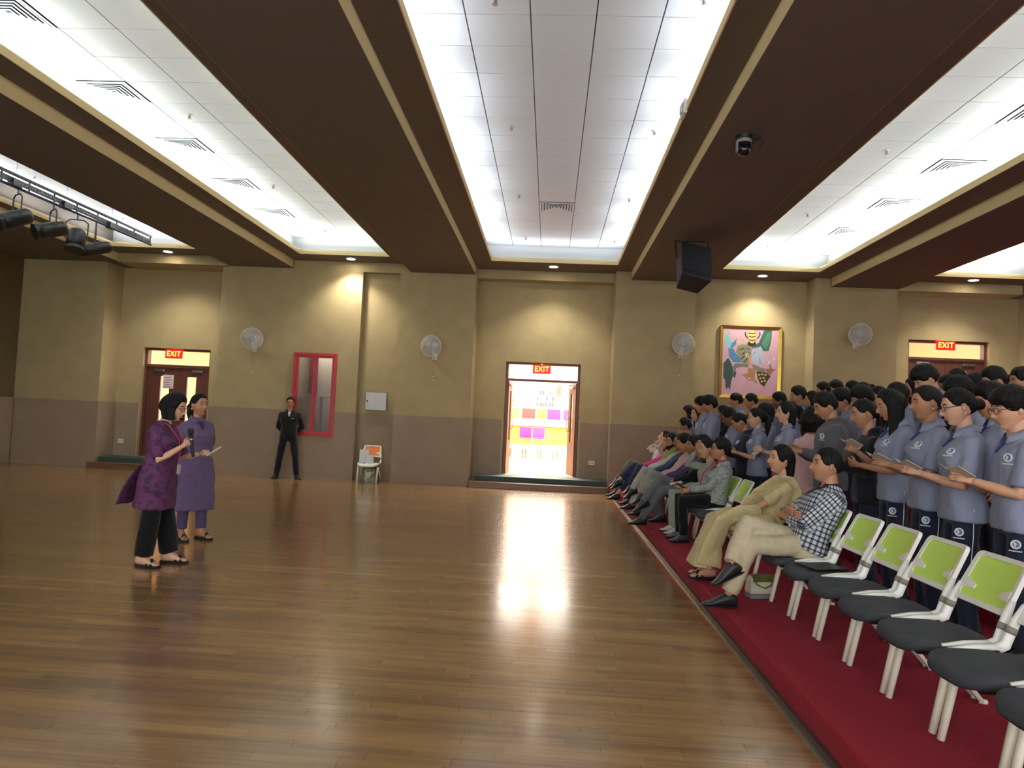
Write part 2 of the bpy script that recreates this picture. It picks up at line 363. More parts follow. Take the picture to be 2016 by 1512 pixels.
y = 1.9; row = 0
while y < 15.15:
    x = ROOM_X0 + rng.uniform(-0.4, 0); xe = STAGE_X - 0.001
    lim = max(ROOM_X0, -0.86 * y - 1.0)
    while x < xe - 0.02:
        ln = rng.choice((0.35, 0.42, 0.5, 0.6))
        x1 = min(x + ln, xe)
        if x1 > lim:
            cxp, cyp = (x + x1) / 2, y + PW / 2
            inframe = (2.45 < cyp < 4.2) and (-0.72 * cyp < cxp < 1.0)
            g = 0.0007
            if inframe and x1 - x == ln and len(singles) < 300:
                if ln not in plank_mesh:
                    t = MB(); t.box(-ln / 2 + g, ln / 2 - g, -PW / 2 + g, PW / 2 - g, -0.008, 0); plank_mesh[ln] = t.mesh('floor_plank', [M_FLOOR])
                singles.append(link_mesh('floor_plank', plank_mesh[ln], FLOOR, (cxp, cyp, rng.uniform(-0.0003, 0.0002))))
            else:
                dz = rng.uniform(-0.0003, 0.0002)
                rest.add([(max(x, ROOM_X0) + g, y + g, dz), (x1 - g, y + g, dz), (x1 - g, y + PW - g, dz), (max(x, ROOM_X0) + g, y + PW - g, dz),
                          (max(x, ROOM_X0) + g, y + g, -0.008), (x1 - g, y + g, -0.008), (x1 - g, y + PW - g, -0.008), (max(x, ROOM_X0) + g, y + PW - g, -0.008)],
                         [(0, 1, 2, 3), (4, 5, 1, 0), (5, 6, 2, 1), (6, 7, 3, 2), (7, 4, 0, 3)])
        x = x1
    y += PW; row += 1
rest.box(ROOM_X0, STAGE_X - 0.001, ROOM_Y0, 1.899, -0.008, 0)
ro = rest.build('floor_planks_beyond', [M_FLOOR], FLOOR, kind='stuff')
ta = ro.data.attributes.new('tone', 'FLOAT', 'FACE'); trng = random.Random(11); vals = []
for _k in range(len(rest.f) // 5 + 2):
    _v = trng.random() * 40; vals += [_v] * 5
ta.data.foreach_set('value', vals[:len(rest.f)])

# ------------------------------------------------------------------ structure: seating platform in tiers
TIERS = [(1.25, 3.05, 0.15), (3.05, 4.0, 0.38), (4.0, 5.0, 0.60), (5.0, 6.0, 0.82), (6.0, 11.5, 1.03)]
def tier_z(X):
    for a, b, z in TIERS:
        if X < b: return z
    return 1.03
for i, (x0, x1, z) in enumerate(TIERS):
    t = MB(); t.box(x0 + (0.012 if i == 0 else 0), x1, ROOM_Y0, 15.04, -0.05 if i == 0 else 0.0, z)
    struct(t, 'seating_tier', [M_CARPET], bevel=0.012)
t = MB(); t.box(STAGE_X - 0.012, STAGE_X + 0.011, ROOM_Y0, 14.56, -0.008, 0.035, 0); t.box(STAGE_X - 0.03, STAGE_X - 0.012, ROOM_Y0, 14.56, 0.0, 0.006, 1)
M_NOSING = mat('dark_wood_nosing', (70, 54, 46), 0.4, var=0.3, vscale=5, stretch=(4, 0.4, 4))
M_ALU = mat('dull_aluminium_strip', (176, 170, 158), 0.35, 0.8)
struct(t, 'trim_1', [M_NOSING, M_ALU])
# door steps
for x0, x1, yf in ((-9.44, -6.93, 14.40), (-1.55, 1.22, 14.38)):
    t = MB(); t.box(x0, x1, yf, 15.165, 0.0, 0.125, 0); t.box(x0 - 0.0, x1, yf - 0.02, yf, 0.10, 0.125, 0)
    s = struct(t, 'door_step', [M_STEPWOOD], bevel=0.004)
    t = MB(); t.box(x0 + 0.10, x1 - 0.02, yf + 0.22, 15.165, 0.126, 0.23); t.build('upper_step', [M_GREEN], s, bevel=0.006)
t = MB(); t.box(ROOM_X0 + 0.035, ROOM_X0 + 0.42, 10.5, 13.7, 0, 0.10); t.box(ROOM_X0 + 0.035, ROOM_X0 + 0.2, 10.5, 13.62, 0.10, 0.22)
struct(t, 'stage_step', [mat('cream_step_board', (214, 196, 160), 0.5)], bevel=0.004)

# ================================================================== fittings of the room
def text_mesh(body, size, extrude=0.002):
    cu = bpy.data.curves.new('lettering', 'FONT'); cu.body = body; cu.size = size; cu.space_character = 1.12; cu.extrude = extrude
    cu.align_x = 'CENTER'; cu.align_y = 'CENTER'
    o = bpy.data.objects.new('lettering', cu); COL.objects.link(o)
    bpy.context.view_layer.update()
    me = bpy.data.meshes.new_from_object(o.evaluated_get(bpy.context.evaluated_depsgraph_get()))
    bpy.data.objects.remove(o); bpy.data.curves.remove(cu)
    return me
FACE_CAM = (math.pi / 2, 0, 0)     # text plane facing -Y

# ---- doors
def make_door(n, key, opened):
    x0, x1, zs, zh = DOORS[key]; yd = Y_REC + 0.12; zt = zh - 0.37
    f = MB(); w = 0.055
    f.box(x0, x0 + w, yd - 0.04, yd + 0.10, zs, zh); f.box(x1 - w, x1, yd - 0.04, yd + 0.10, zs, zh)
    f.box(x0 + w, x1 - w, yd - 0.04, yd + 0.10, zh - 0.045, zh); f.box(x0 + w, x1 - w, yd - 0.04, yd + 0.10, zt - 0.03, zt + 0.02)
    d = struct(f, 'door_%d' % n, [M_DKWOOD], bevel=0.004)
    t = MB(); t.box(x0 + w + 0.001, x1 - w - 0.001, yd + 0.02, yd + 0.028, zt + 0.021, zh - 0.046); t.build('transom_pane', [M_GLASS], d)
    xm = (x0 + x1) / 2; lw = xm - x0 - w - 0.004; lh = zt - 0.034 - zs
    for s in (-1, 1):
        # a leaf in its own frame: hinge at 0, spans +s*? along x
        lf = MB(); vx0, vx1, vz0, vz1 = lw * 0.42, lw * 0.72, lh * 0.36, lh * 0.90
        lf.box(0, vx0, -0.02, 0.02, 0.008, lh); lf.box(vx1, lw, -0.02, 0.02, 0.008, lh)
        lf.box(vx0, vx1, -0.02, 0.02, 0.008, vz0); lf.box(vx0, vx1, -0.02, 0.02, vz1, lh)
        if s > 0: lf.v = [(-a, b, c) for a, b, c in lf.v]; lf.f = [tuple(reversed(q)) for q in lf.f]
        leaf = lf.build('leaf', [M_DKWOOD], d)
        leaf.location = (x0 + w + 0.002 if s < 0 else x1 - w - 0.002, yd + 0.03, zs)
        ang = opened[0 if s < 0 else 1]; leaf.rotation_euler = (0, 0, ang if s < 0 else -ang)
        sg = 1 if s < 0 else -1
        p = MB(); p.box(*sorted((sg * (vx0 + 0.001), sg * (vx1 - 0.001))), -0.004, 0.004, vz0 + 0.001, vz1 - 0.001); p.build('vision_pane', [M_GLASS], leaf)
        h = MB(); hx = sg * (lw - 0.06)
        h.tube([(hx, -0.02, 0.95), (hx, -0.06, 0.96), (hx, -0.06, 1.24), (hx, -0.02, 1.25)], 0.011, 8); h.build('handle', [M_METAL], leaf, smooth=True)
        c = MB(); c.box(*sorted((sg * (lw * 0.22), sg * (lw * 0.55))), -0.07, -0.021, lh - 0.10, lh - 0.045); c.build('door_closer', [M_METAL], leaf, bevel=0.006)
        if not opened[0] and key != 'M' and s > 0 and key == 'L':
            pass
    return d
d1 = make_door(1, 'L', (0, 0)); d2 = make_door(2, 'M', (math.radians(87), math.radians(80))); d3 = make_door(3, 'R', (0, 0))
x0, x1, zs, zh = DOORS['L']
t = MB(); t.box(-8.45, -8.21, Y_REC + 0.115, Y_REC + 0.118, 1.72, 2.02, 0)
note = t.build('notice_sheet', [mat('pale_notice_paper', (228, 214, 216), 0.8)])
for k in range(5):
    t = MB(); t.box(-8.43 + 0.02 * (k % 2), -8.25 - 0.03 * (k % 3), Y_REC + 0.113, Y_REC + 0.115, 1.75 + 0.05 * k, 1.765 + 0.05 * k)
    t.build('printed_line', [mat('pink_print', (190, 120, 130), 0.8) if k % 2 else mat('grey_print', (120, 120, 140), 0.8)], note)
tag(note, 'pale notice sheet taped over the glass of the left closed door', 'notice')

# ---- exit signs
M_RED = mat('lit_red_sign', (200, 10, 8), 0.4, emit=(225, 12, 8), estr=1.0)
M_YEL = mat('lit_yellow_letters', (255, 210, 60), 0.4, emit=(255, 205, 60), estr=3.0)
exit_me = text_mesh('EXIT', 0.145, 0.003)
exit_me.materials.append(M_YEL)
for key, xc, zc, lab in (('L', -8.21, 2.475, 'lit red EXIT sign above the dark door behind the two women'), ('M', -0.20, 2.475, 'lit red EXIT sign above the open doorway to the bright hall'), ('R', 8.09, 3.315, 'lit red EXIT sign above the door behind the standing students')):
    s = thing('exit_sign', lab, 'sign', (xc, Y_REC + 0.06, zc - 0.095))
    b = MB(); b.box(-0.19, 0.19, -0.02, 0.02, 0, 0.19); b.build('housing', [M_RED], s, bevel=0.008)
    lt = link_mesh('lettering', exit_me, s, (0, -0.022, 0.095), FACE_CAM); lt.scale = (0.95, 1.1, 1)
    b = MB(); b.box(-0.02, 0.02, -0.01, 0.01, 0.19, 0.19 + zh * 0 + 0.024); b.build('bracket', [M_METAL], s)

# ---- red window
M_REDPAINT = mat('red_gloss_paint', (178, 30, 40), 0.35, var=0.05)
w = MB(); fw = 0.058
w.box(WX0, WX0 + fw, 14.56, 14.68, WZ0, WZ1); w.box(WX1 - fw, WX1, 14.56, 14.68, WZ0, WZ1)
w.box(WX0 + fw, WX1 - fw, 14.56, 14.68, WZ1 - fw, WZ1); w.box(WX0 + fw, WX1 - fw, 14.56, 14.68, WZ0, WZ0 + fw)
WIN = struct(w, 'window_1', [M_REDPAINT], bevel=0.004)
xm = (WX0 + WX1) / 2
M_FROST = glass('smoky_pane', (0.70, 0.68, 0.66, 1), 0.2, 0.05)
for a, b2 in ((WX0 + fw, xm), (xm, WX1 - fw)):
    s = MB(); q = 0.04
    s.box(a + 0.001, a + q, 14.58, 14.62, WZ0 + fw, WZ1 - fw); s.box(b2 - q, b2 - 0.001, 14.58, 14.62, WZ0 + fw, WZ1 - fw)
    s.box(a + q, b2 - q, 14.58, 14.62, WZ0 + fw, WZ0 + fw + q); s.box(a + q, b2 - q, 14.58, 14.62, WZ1 - fw - q, WZ1 - fw)
    sash = s.build('sash', [M_REDPAINT], WIN, bevel=0.003)
    p = MB(); p.box(a + q, b2 - q, 14.597, 14.603, WZ0 + fw + q, WZ1 - fw - q); p.build('pane', [M_FROST], sash)
hb = MB(); hb.tube([(xm, 14.575, 1.66), (xm, 14.545, 1.66), (xm, 14.545, 1.76), (xm, 14.575, 1.76)], 0.009, 8); hb.build('latch', [M_REDPAINT], WIN)
area_light('booth_fill', (-4.9, 15.1, 2.95), 0.5, 0.3, 6, (1, 0.95, 0.85), (0, 0, 0))  # fill light added to brighten the booth behind the panes, no known fixture
# small control booth behind the window
bt = MB(); bx0, bx1, by0, by1 = WX0 - 0.5, WX1 + 0.4, 14.74, 15.42
bt.box(bx0 - 0.03, bx0, by0, by1, 0.5, 3.0); bt.box(bx1, bx1 + 0.03, by0, by1, 0.5, 3.0); bt.box(bx0, bx1, by1, by1 + 0.03, 0.5, 3.0)
bt.box(bx0, bx1, by0, by1, 0.47, 0.5); bt.box(bx0, bx1, by0, by1, 3.0, 3.03)
struct(bt, 'wall_booth', [mat('booth_grey_wall', (196, 190, 178), 0.8)])
b = MB(); b.box(-4.62, -4.30, 15.12, 15.36, 0.502, 2.05); b.box(-4.60, -4.48, 15.14, 15.3, 2.05, 2.13)
tag(b.build('storage_cabinet', [mat('maroon_cabinet', (96, 40, 46), 0.5)], bevel=0.01), 'maroon cabinet seen dimly through the right pane of the red window', 'cabinet')
b = MB(); b.box(-5.22, -5.06, 15.30, 15.415, 1.75, 2.70)
tag(b.build('hanging_banner', [mat('maroon_cloth', (110, 34, 48), 0.8)]), 'dark red banner seen through the left pane of the red window', 'banner')
b = MB(); b.box(-4.83, -4.42, 14.80, 14.95, 1.66, 1.685); b.box(-4.80, -4.77, 14.82, 14.95, 0.502, 1.66); b.box(-4.48, -4.45, 14.82, 14.95, 0.502, 1.66)
tag(b.build('shelf', [M_WHITEP]), 'narrow white shelf behind the right pane of the red window', 'shelf')

# ---- access panel in the niche, sockets
s = thing('access_panel', 'white metal access panel in the niche above the orange chair', 'panel', (-3.58, 14.745, 1.44))
b = MB(); b.box(-0.23, 0.23, -0.02, 0.0, 0, 0.385); b.build('frame', [mat('grey_panel_frame', (120, 116, 108), 0.5)], s)
b = MB(); b.box(-0.215, 0.215, -0.045, -0.021, 0.012, 0.373); pd = b.build('panel_door', [mat('white_panel_paint', (206, 206, 208), 0.5, var=0.05)], s, bevel=0.004)
b = MB(); b.cyl((-0.18, -0.055, 0.20), (-0.18, -0.046, 0.20), 0.016, 12); b.box(-0.19, -0.17, -0.06, -0.054, 0.175, 0.20); b.build('lock', [M_BLACK], pd)
for xs, zsck, lab in ((-9.21, 0.54, 'white wall socket on the dado left of the closed left door'), (0.92, 0.56, 'white wall socket on the dado right of the open doorway')):
    s = thing('wall_socket', lab, 'socket', (xs, Y_REC - 0.031, zsck - 0.045))
    b = MB(); b.box(-0.062, 0.062, -0.012, 0, 0, 0.09); pl = b.build('face_plate', [M_WHITEP], s, bevel=0.004)
    b = MB(); b.box(-0.03, -0.005, -0.015, -0.012, 0.03, 0.06); b.box(0.012, 0.034, -0.015, -0.012, 0.025, 0.065); b.build('switch', [mat('grey_switch', (150, 152, 150), 0.5)], pl)

# ---- downlights
M_LAMP = mat('lit_lamp_disc', (255, 250, 235), 0.5, emit=(255, 246, 226), estr=22.0)
for xs, ys, lab in ((-7.90, 14.17, 'far left'), (-4.14, 14.27, 'above the red window'), (-0.04, 14.36, 'above the open doorway'), (4.14, 14.55, 'above the pink painting'), (8.08, 14.28, 'far right')):
    s = thing('downlight', 'round recessed downlight glowing white, %s' % (lab if lab.startswith('above') else 'the one ' + lab), 'downlight', (xs, ys, Z_UP - 0.012))
    b = MB(); b.rings([[(r * math.cos(2 * math.pi * k / 28), r * math.sin(2 * math.pi * k / 28), z) for k in range(28)] for r, z in ((0.084, 0.0115), (0.084, 0.0), (0.105, 0.0), (0.11, 0.0115))], 0, False); b.build('trim_ring', [M_WHITEP], s)
    b = MB(); b.lathe([(0.082, 0.004), (0.082, 0.0112)], 28); b.build('lamp_disc', [M_LAMP], s)
    ld = bpy.data.lights.new('downlight_lamp', 'SPOT'); ld.energy = 75; ld.spot_size = math.radians(120); ld.spot_blend = 0.7; ld.shadow_soft_size = 0.07; ld.color = (1.0, 0.93, 0.80)
    lo = bpy.data.objects.new('downlight_lamp', ld); COL.objects.link(lo); lo.location = (xs, ys, Z_UP - 0.02)

# ---- air vents and sprinklers in the tiles
M_VENTW = mat('vent_white', (226, 228, 226), 0.5); M_DARKDUCT = mat('dark_duct', (30, 30, 44), 0.8)
def sq_ring(mb, a, b, z0, z1, w, l):   # sloped square ring from half-size a (z0) to b (z1)
    for k in range(4):
        p = [(-1, -1), (1, -1), (1, 1), (-1, 1)]; q0, q1 = p[k], p[(k + 1) % 4]
        v = [(q0[0] * a * w, q0[1] * a * l, z0), (q1[0] * a * w, q1[1] * a * l, z0), (q1[0] * b * w, q1[1] * b * l, z1), (q0[0] * b * w, q0[1] * b * l, z1)]
        v += [(x, y, z + 0.004) for x, y, z in v]
        mb.add(v, [(3, 2, 1, 0), (4, 5, 6, 7), (0, 1, 5, 4), (1, 2, 6, 5), (2, 3, 7, 6), (3, 0, 4, 7)])
vent_me = {}
names = {1: 'left ceiling strip', 2: 'middle ceiling strip', 3: 'right ceiling strip'}
ordn = ['nearest the back wall', 'second from the back wall', 'third from the back wall', 'fourth from the back wall', 'fifth from the back wall']
cnt = {}
for i, c, r, vx, vy, vw in VENTS:
    k = cnt.get(i, 0); cnt[i] = k + 1
    lab = 'dark square air vent, the only one in the middle ceiling strip' if i == 2 else 'white square louvred air vent in the %s, %s' % (names[i], ordn[k])
    s = thing('air_vent', lab, 'vent', (vx, vy, Z_TILE - 0.012), 0, 'air vents in the ceiling')
    W2, L2 = vw / 2 - 0.005, TL / 2 - 0.005
    if not vent_me:
        b = MB(); b.box(-1 * 0.28, 0.28, -0.26, 0.26, 0.016, 0.018); vent_me['b'] = b.mesh('duct_opening', [M_DARKDUCT])
        b = MB(); sq_ring(b, 1.0, 0.9, 0.0, 0.002, 0.28, 0.262); vent_me['f'] = b.mesh('frame', [M_VENTW])
        for q in range(5):
            b = MB(); o = 0.86 - q * 0.165; sq_ring(b, o, o - 0.11, 0.002, 0.012, 0.28, 0.262); vent_me['l%d' % q] = b.mesh('louvre', [M_VENTW])
    link_mesh('duct_opening', vent_me['b'], s); link_mesh('frame', vent_me['f'], s)
    for q in range(5): link_mesh('louvre', vent_me['l%d' % q], s)
sp = MB(); sp.lathe([(0.035, 0), (0.035, 0.004), (0.02, 0.006)][::-1] and [(0.012, -0.012), (0.035, -0.004), (0.035, 0.0)], 12); sp_ros = sp.mesh('rosette', [M_WHITEP])
sp = MB(); sp.cyl((0, 0, -0.05), (0, 0, -0.012), 0.008, 8); sp.cyl((0.012, 0, -0.045), (0.012, 0, -0.012), 0.003, 6); sp.cyl((-0.012, 0, -0.045), (-0.012, 0, -0.012), 0.003, 6); sp_st = sp.mesh('stem', [M_METAL])
sp = MB(); sp.lathe([(0.024, -0.055), (0.024, -0.05)], 12); sp_df = sp.mesh('deflector', [M_METAL])
SPR = [(373, 230, 'left ceiling strip, nearest the camera'), (538, 368, 'left ceiling strip, between the third and fourth vents'), (640, 455, 'left ceiling strip, close to the back wall'),
       (1007, 253, 'middle ceiling strip, left side and nearest the camera'), (1288, 263, 'middle ceiling strip, right side below the corner device'), (1022, 387, 'middle ceiling strip, just left of its vent'), (1239, 395, 'middle ceiling strip, right of its vent'),
       (1035, 470, 'middle ceiling strip, left side close to the back wall'), (1210, 476, 'middle ceiling strip, right side close to the back wall'), (975, 4, 'middle ceiling strip, top edge of the picture'), (1386, 6, 'middle ceiling strip, at the top right edge of the picture'),
       (1745, 300, 'right ceiling strip, nearest the camera'), (1590, 424, 'right ceiling strip, second from the back wall'), (1511, 485, 'right ceiling strip, close to the back wall'),
       (68, 350, 'far left ceiling strip above the truss'), (242, 432, 'far left ceiling strip near the end of the truss')]
for px, py, lab in SPR:
    p = at_z(px, py, Z_TILE - 0.03)
    s = thing('sprinkler_head', 'small sprinkler head in the ' + lab, 'sprinkler', (p.x, p.y, Z_TILE), 0, 'ceiling sprinklers')
    link_mesh('rosette', sp_ros, s); link_mesh('stem', sp_st, s); link_mesh('deflector', sp_df, s)

# ---- wall fans
M_FANW = mat('fan_white', (226, 226, 220), 0.5); M_FANG = mat('fan_grey', (176, 178, 174), 0.5)
fm = {}
b = MB(); b.box(-0.05, 0.05, -0.05, 0.0, -0.07, 0.07); b.tube([(0, -0.04, -0.02), (0, -0.10, -0.01), (0, -0.14, 0.06), (0, -0.14, 0.19)], [0.036, 0.034, 0.028, 0.026], 10); fm['wall_bracket'] = b.mesh('wall_bracket', [M_FANW], True)
b = MB(); b.lathe([(0.03, -0.10), (0.06, -0.09), (0.068, -0.03), (0.05, 0.0)], 16, 0, Matrix.Rotation(math.pi / 2, 4, 'X')); fm['motor'] = b.mesh('motor', [M_FANW], True)
b = MB()
def ring(mb, r, y, w, n=36, mi=0): mb.tube([(r * math.cos(2 * math.pi * k / n), y, r * math.sin(2 * math.pi * k / n)) for k in range(n + 1)], w, 4, mi, None, False)
ring(b, 0.215, -0.045, 0.008)
for r, y in ((0.19, -0.07), (0.16, -0.085), (0.13, -0.095), (0.10, -0.10), (0.19, -0.02), (0.15, -0.005), (0.11, 0.0)): ring(b, r, y, 0.0022, 28)
for k in range(56):
    a = 2 * math.pi * k / 56; c, s_ = math.cos(a), math.sin(a)
    b.tube([(0.215 * c, -0.045, 0.215 * s_), (0.16 * c, -0.085, 0.16 * s_), (0.06 * c, -0.105, 0.06 * s_)], 0.0028, 3, 0, None, False)
    b.tube([(0.215 * c, -0.045, 0.215 * s_), (0.15 * c, -0.005, 0.15 * s_), (0.06 * c, 0.0, 0.06 * s_)], 0.0020, 3, 0, None, False)
fm['grille'] = b.mesh('grille', [M_FANW])
b = MB(); b.lathe([(0.062, 0.0), (0.06, 0.012), (0.04, 0.018)], 20, 0, Matrix.Translation((0, -0.10, 0)) @ Matrix.Rotation(math.pi / 2, 4, 'X')); fm['hub_badge'] = b.mesh('hub_badge', [M_FANG], True)
b = MB()
for k in range(3):
    R = Matrix.Rotation(2 * math.pi * k / 3, 4, 'Y')
    vs = []
    for r, a0, a1 in ((0.03, -0.5, 0.5), (0.09, -0.55, 0.6), (0.15, -0.5, 0.55), (0.19, -0.3, 0.35)):
        for a, y in ((a0, -0.06), (a1, -0.03)): vs.append((r * math.sin(a), y, r * math.cos(a)))
    fc = [(2 * q, 2 * q + 1, 2 * q + 3, 2 * q + 2) for q in range(3)]
    vs2 = [(x, y + 0.003, z) for x, y, z in vs]
    b.add(vs, fc, 0, R); b.add(vs2, [tuple(reversed(q)) for q in fc], 0, R)
fm['blades'] = b.mesh('blades', [M_FANG])
b = MB(); b.cyl((-0.012, -0.09, -0.07), (-0.012, -0.09, -0.40), 0.0018, 4); b.ball((-0.012, -0.09, -0.41), 0.010, 8, 1)
fm['cord1'] = b.mesh('pull_cord', [mat('brown_cord', (120, 96, 60), 0.7), mat('cream_bead', (240, 232, 205), 0.4)])
b = MB(); b.cyl((0.012, -0.09, -0.07), (0.012, -0.09, -0.47), 0.0018, 4); b.ball((0.012, -0.09, -0.48), 0.010, 8, 1)
fm['cord2'] = b.mesh('pull_cord', [MATS['brown_cord'], MATS['cream_bead']])
for px, py, yw, rz, rx, lab, two in ((493, 664, 14.6, 0.35, 0.20, 'white wall fan turned left, beside the red window', 1), (853, 680, 14.6, -0.25, 0.15, 'white wall fan on the pillar left of the open doorway', 1),
                                (1344, 676, 14.6, 0.05, 0.10, 'white wall fan between the open doorway and the pink painting', 1), (1694, 656, 14.6, -0.1, 0.25, 'white wall fan between the painting and the right door', 0)):
    p = at_y(px, py, yw - 0.25)
    s = thing('wall_fan', lab, 'fan', (p.x, yw - 0.001, p.z - 0.21), 0, 'white wall fans')
    link_mesh('wall_bracket', fm['wall_bracket'], s)
    hd = link_mesh('motor', fm['motor'], s, (0, -0.15, 0.21), (rx, 0, rz))
    for nme in ('grille', 'hub_badge', 'blades'):
        link_mesh(nme, fm[nme], hd, (0, -0.10, 0))
    link_mesh('pull_cord', fm['cord1'], s)
    if two: link_mesh('pull_cord', fm['cord2'], s)

# ---- painting
PW_, PH_ = 1.21, 1.46
PX0, PZ0 = 3.46, 2.00
pc = at_y(1419, 640, Y_F - 0.05); pd_ = at_y(1533, 787, Y_F - 0.05)
PX0, PX1, PZ0, PZ1 = pc.x - 0.0, pd_.x + 0.03, pd_.z, pc.z
pt = thing('painting', 'gold framed painting of wings, bee, fish tail and tiger face on pink', 'painting', ((PX0 + PX1) / 2, Y_F - 0.002, PZ0))
pw, ph = (PX1 - PX0), (PZ1 - PZ0); fwid = 0.06
M_GOLD = mat('gold_frame', (206, 168, 72), 0.3, 0.75, var=0.1)
for nm, pts in (('l', [(-pw / 2, 0), (-pw / 2 + fwid, fwid), (-pw / 2 + fwid, ph - fwid), (-pw / 2, ph)]), ('r', [(pw / 2, 0), (pw / 2, ph), (pw / 2 - fwid, ph - fwid), (pw / 2 - fwid, fwid)]),
                ('b', [(-pw / 2, 0), (pw / 2, 0), (pw / 2 - fwid, fwid), (-pw / 2 + fwid, fwid)]), ('t', [(-pw / 2, ph), (-pw / 2 + fwid, ph - fwid), (pw / 2 - fwid, ph - fwid), (pw / 2, ph)])):
    b = MB(); n = len(pts)
    inner = {1: 0, 2: 0}
    v = []
    for x, z in pts:
        on_in = abs(abs(x) - (pw / 2 - fwid)) < 1e-6
        v.append((x, -0.055 if not on_in else -0.03, z))
    v += [(x, 0, z) for x, z in pts]
    b.add(v, [(0, 1, 2, 3), (7, 6, 5, 4), (0, 4, 5, 1), (1, 5, 6, 2), (2, 6, 7, 3), (3, 7, 4, 0)])
    b.build('frame_rail', [M_GOLD], pt)
b = MB(); b.box(-pw / 2 + fwid - 0.003, pw / 2 - fwid + 0.003, -0.022, -0.002, fwid - 0.003, ph - fwid + 0.003)
canvas = b.build('canvas', [mat('pink_oil_paint', (208, 164, 176), 0.7, var=0.06, vscale=5)], pt)
cw, ch = pw - 2 * fwid, ph - 2 * fwid
_lay = [0]
def paint(pts, rgb, name):
    _lay[0] += 1; y = -0.0221 - 0.00006 * _lay[0]
    q = []
    for x, yy in pts:
        u = (x - 325 + (yy - 345) * 0.0248) / 825.0; v = (yy - 345 - (x - 325) * 0.03) / 1010.0
        q.append((-cw / 2 + max(0.005, min(0.995, u)) * cw, y, fwid + (1 - max(0.005, min(0.995, v))) * ch))
    b = MB(); ar = sum(q[i - 1][0] * q[i][2] - q[i][0] * q[i - 1][2] for i in range(len(q)))
    b.add(q, [tuple(range(len(q))) if ar > 0 else tuple(range(len(q) - 1, -1, -1))])
    b.build(name, [mat('paint_%d_%d_%d' % rgb, rgb, 0.6, var=0.12, vscale=25)], canvas)
def ell(cx, cy, rx, ry, n=16): return [(cx + rx * math.cos(2 * math.pi * k / n), cy + ry * math.sin(2 * math.pi * k / n)) for k in range(n)]
def jag(base, amp, step=2):
    o = []
    for i in range(len(base)):
        x0, y0 = base[i]; x1, y1 = base[(i + 1) % len(base)]; L = math.hypot(x1 - x0, y1 - y0); n = max(1, int(L / 34)); nx, ny = (y1 - y0) / L, -(x1 - x0) / L
        for k in range(n):
            t = k / n; o.append((x0 + (x1 - x0) * t, y0 + (y1 - y0) * t))
            if amp: o.append((x0 + (x1 - x0) * (t + 0.5 / n) + nx * amp, y0 + (y1 - y0) * (t + 0.5 / n) + ny * amp))
    return o
paint([(410, 395), (360, 460), (350, 540), (380, 620), (430, 665), (440, 600), (435, 500)], (120, 196, 190), 'fin')
paint([(530, 490), (540, 540), (500, 610), (440, 670), (430, 640), (450, 570), (490, 545)], (70, 130, 172), 'fin')
paint([(400, 650), (480, 660), (510, 720), (570, 800), (590, 870), (480, 860), (410, 780)], (72, 128, 168), 'fish_body')
paint(ell(600, 545, 85, 60), (206, 170, 160), 'rose')
paint([(690, 505), (655, 470), (640, 420), (670, 378), (660, 420), (672, 460), (700, 490)], (40, 34, 34), 'feeler')
paint([(825, 500), (860, 450), (862, 410), (840, 395), (880, 405), (878, 455), (835, 510)], (40, 34, 34), 'feeler')
paint(ell(750, 580, 66, 44), (34, 32, 32), 'bee_head')
paint(ell(755, 470, 58, 102), (226, 204, 92), 'bee_body')
for yy in (405, 455, 510): paint([(700, yy), (755, yy + 14), (810, yy), (812, yy + 14), (755, yy + 28), (698, yy + 14)], (38, 34, 30), 'bee_stripe')
paint(jag([(750, 645), (860, 560), (940, 370), (1045, 375), (1040, 480), (1025, 570), (1000, 680), (930, 688), (880, 612), (820, 632)], 9), (48, 96, 80), 'wing')
paint(jag([(900, 580), (980, 420), (1030, 400), (1010, 560), (960, 660)], 6), (76, 128, 104), 'wing_feathers')
paint([(745, 690), (830, 650), (890, 620), (910, 690), (935, 715), (900, 760), (920, 830), (935, 920), (840, 900), (760, 850)], (172, 186, 202), 'statue_face')
paint([(770, 720), (800, 690), (820, 700), (790, 735)], (140, 152, 170), 'statue_eye')
paint([(850, 780), (900, 840), (925, 910), (860, 880)], (148, 164, 186), 'drapery')
paint([(540, 620), (600, 592), (680, 590), (750, 640), (742, 760), (740, 880), (690, 920), (600, 870), (550, 780), (515, 700)], (136, 134, 104), 'tiger_face')
for (ax, ay), (bx, by) in (((570, 660), (640, 640)), ((600, 740), (650, 690)), ((590, 800), (640, 760)), ((660, 640), (720, 660)), ((630, 850), (680, 800)), ((690, 700), (720, 720))):
    paint([(ax, ay), (bx, by), (bx + 8, by + 14), (ax + 10, ay + 20)], (54, 56, 46), 'stripe')
paint(ell(682, 755, 24, 26), (220, 220, 204), 'tiger_eye'); paint(ell(686, 757, 9, 11), (30, 30, 30), 'pupil')
paint([(715, 770), (738, 770), (740, 880), (700, 885)], (206, 156, 112), 'tiger_nose')
paint([(470, 930), (500, 880), (600, 880), (700, 910), (700, 940), (600, 930), (520, 950), (500, 1050), (470, 1030)], (120, 112, 108), 'stone_arch')
paint(jag([(400, 790), (325, 880), (325, 1100), (352, 1130), (362, 1250), (382, 1290), (400, 1240), (430, 1305), (450, 1150), (480, 1050), (470, 930), (440, 850)], 7), (44, 68, 62), 'wing')
paint([(500, 1000), (525, 1010), (500, 1110), (470, 1060)], (40, 60, 56), 'feather')
paint([(690, 940), (810, 960), (790, 1100), (835, 1165), (825, 1182), (770, 1130), (700, 1140), (650, 1080), (600, 1050), (690, 1030)], (168, 120, 82), 'boot')
paint(ell(715, 1105, 26, 12), (214, 178, 140), 'boot_shine')
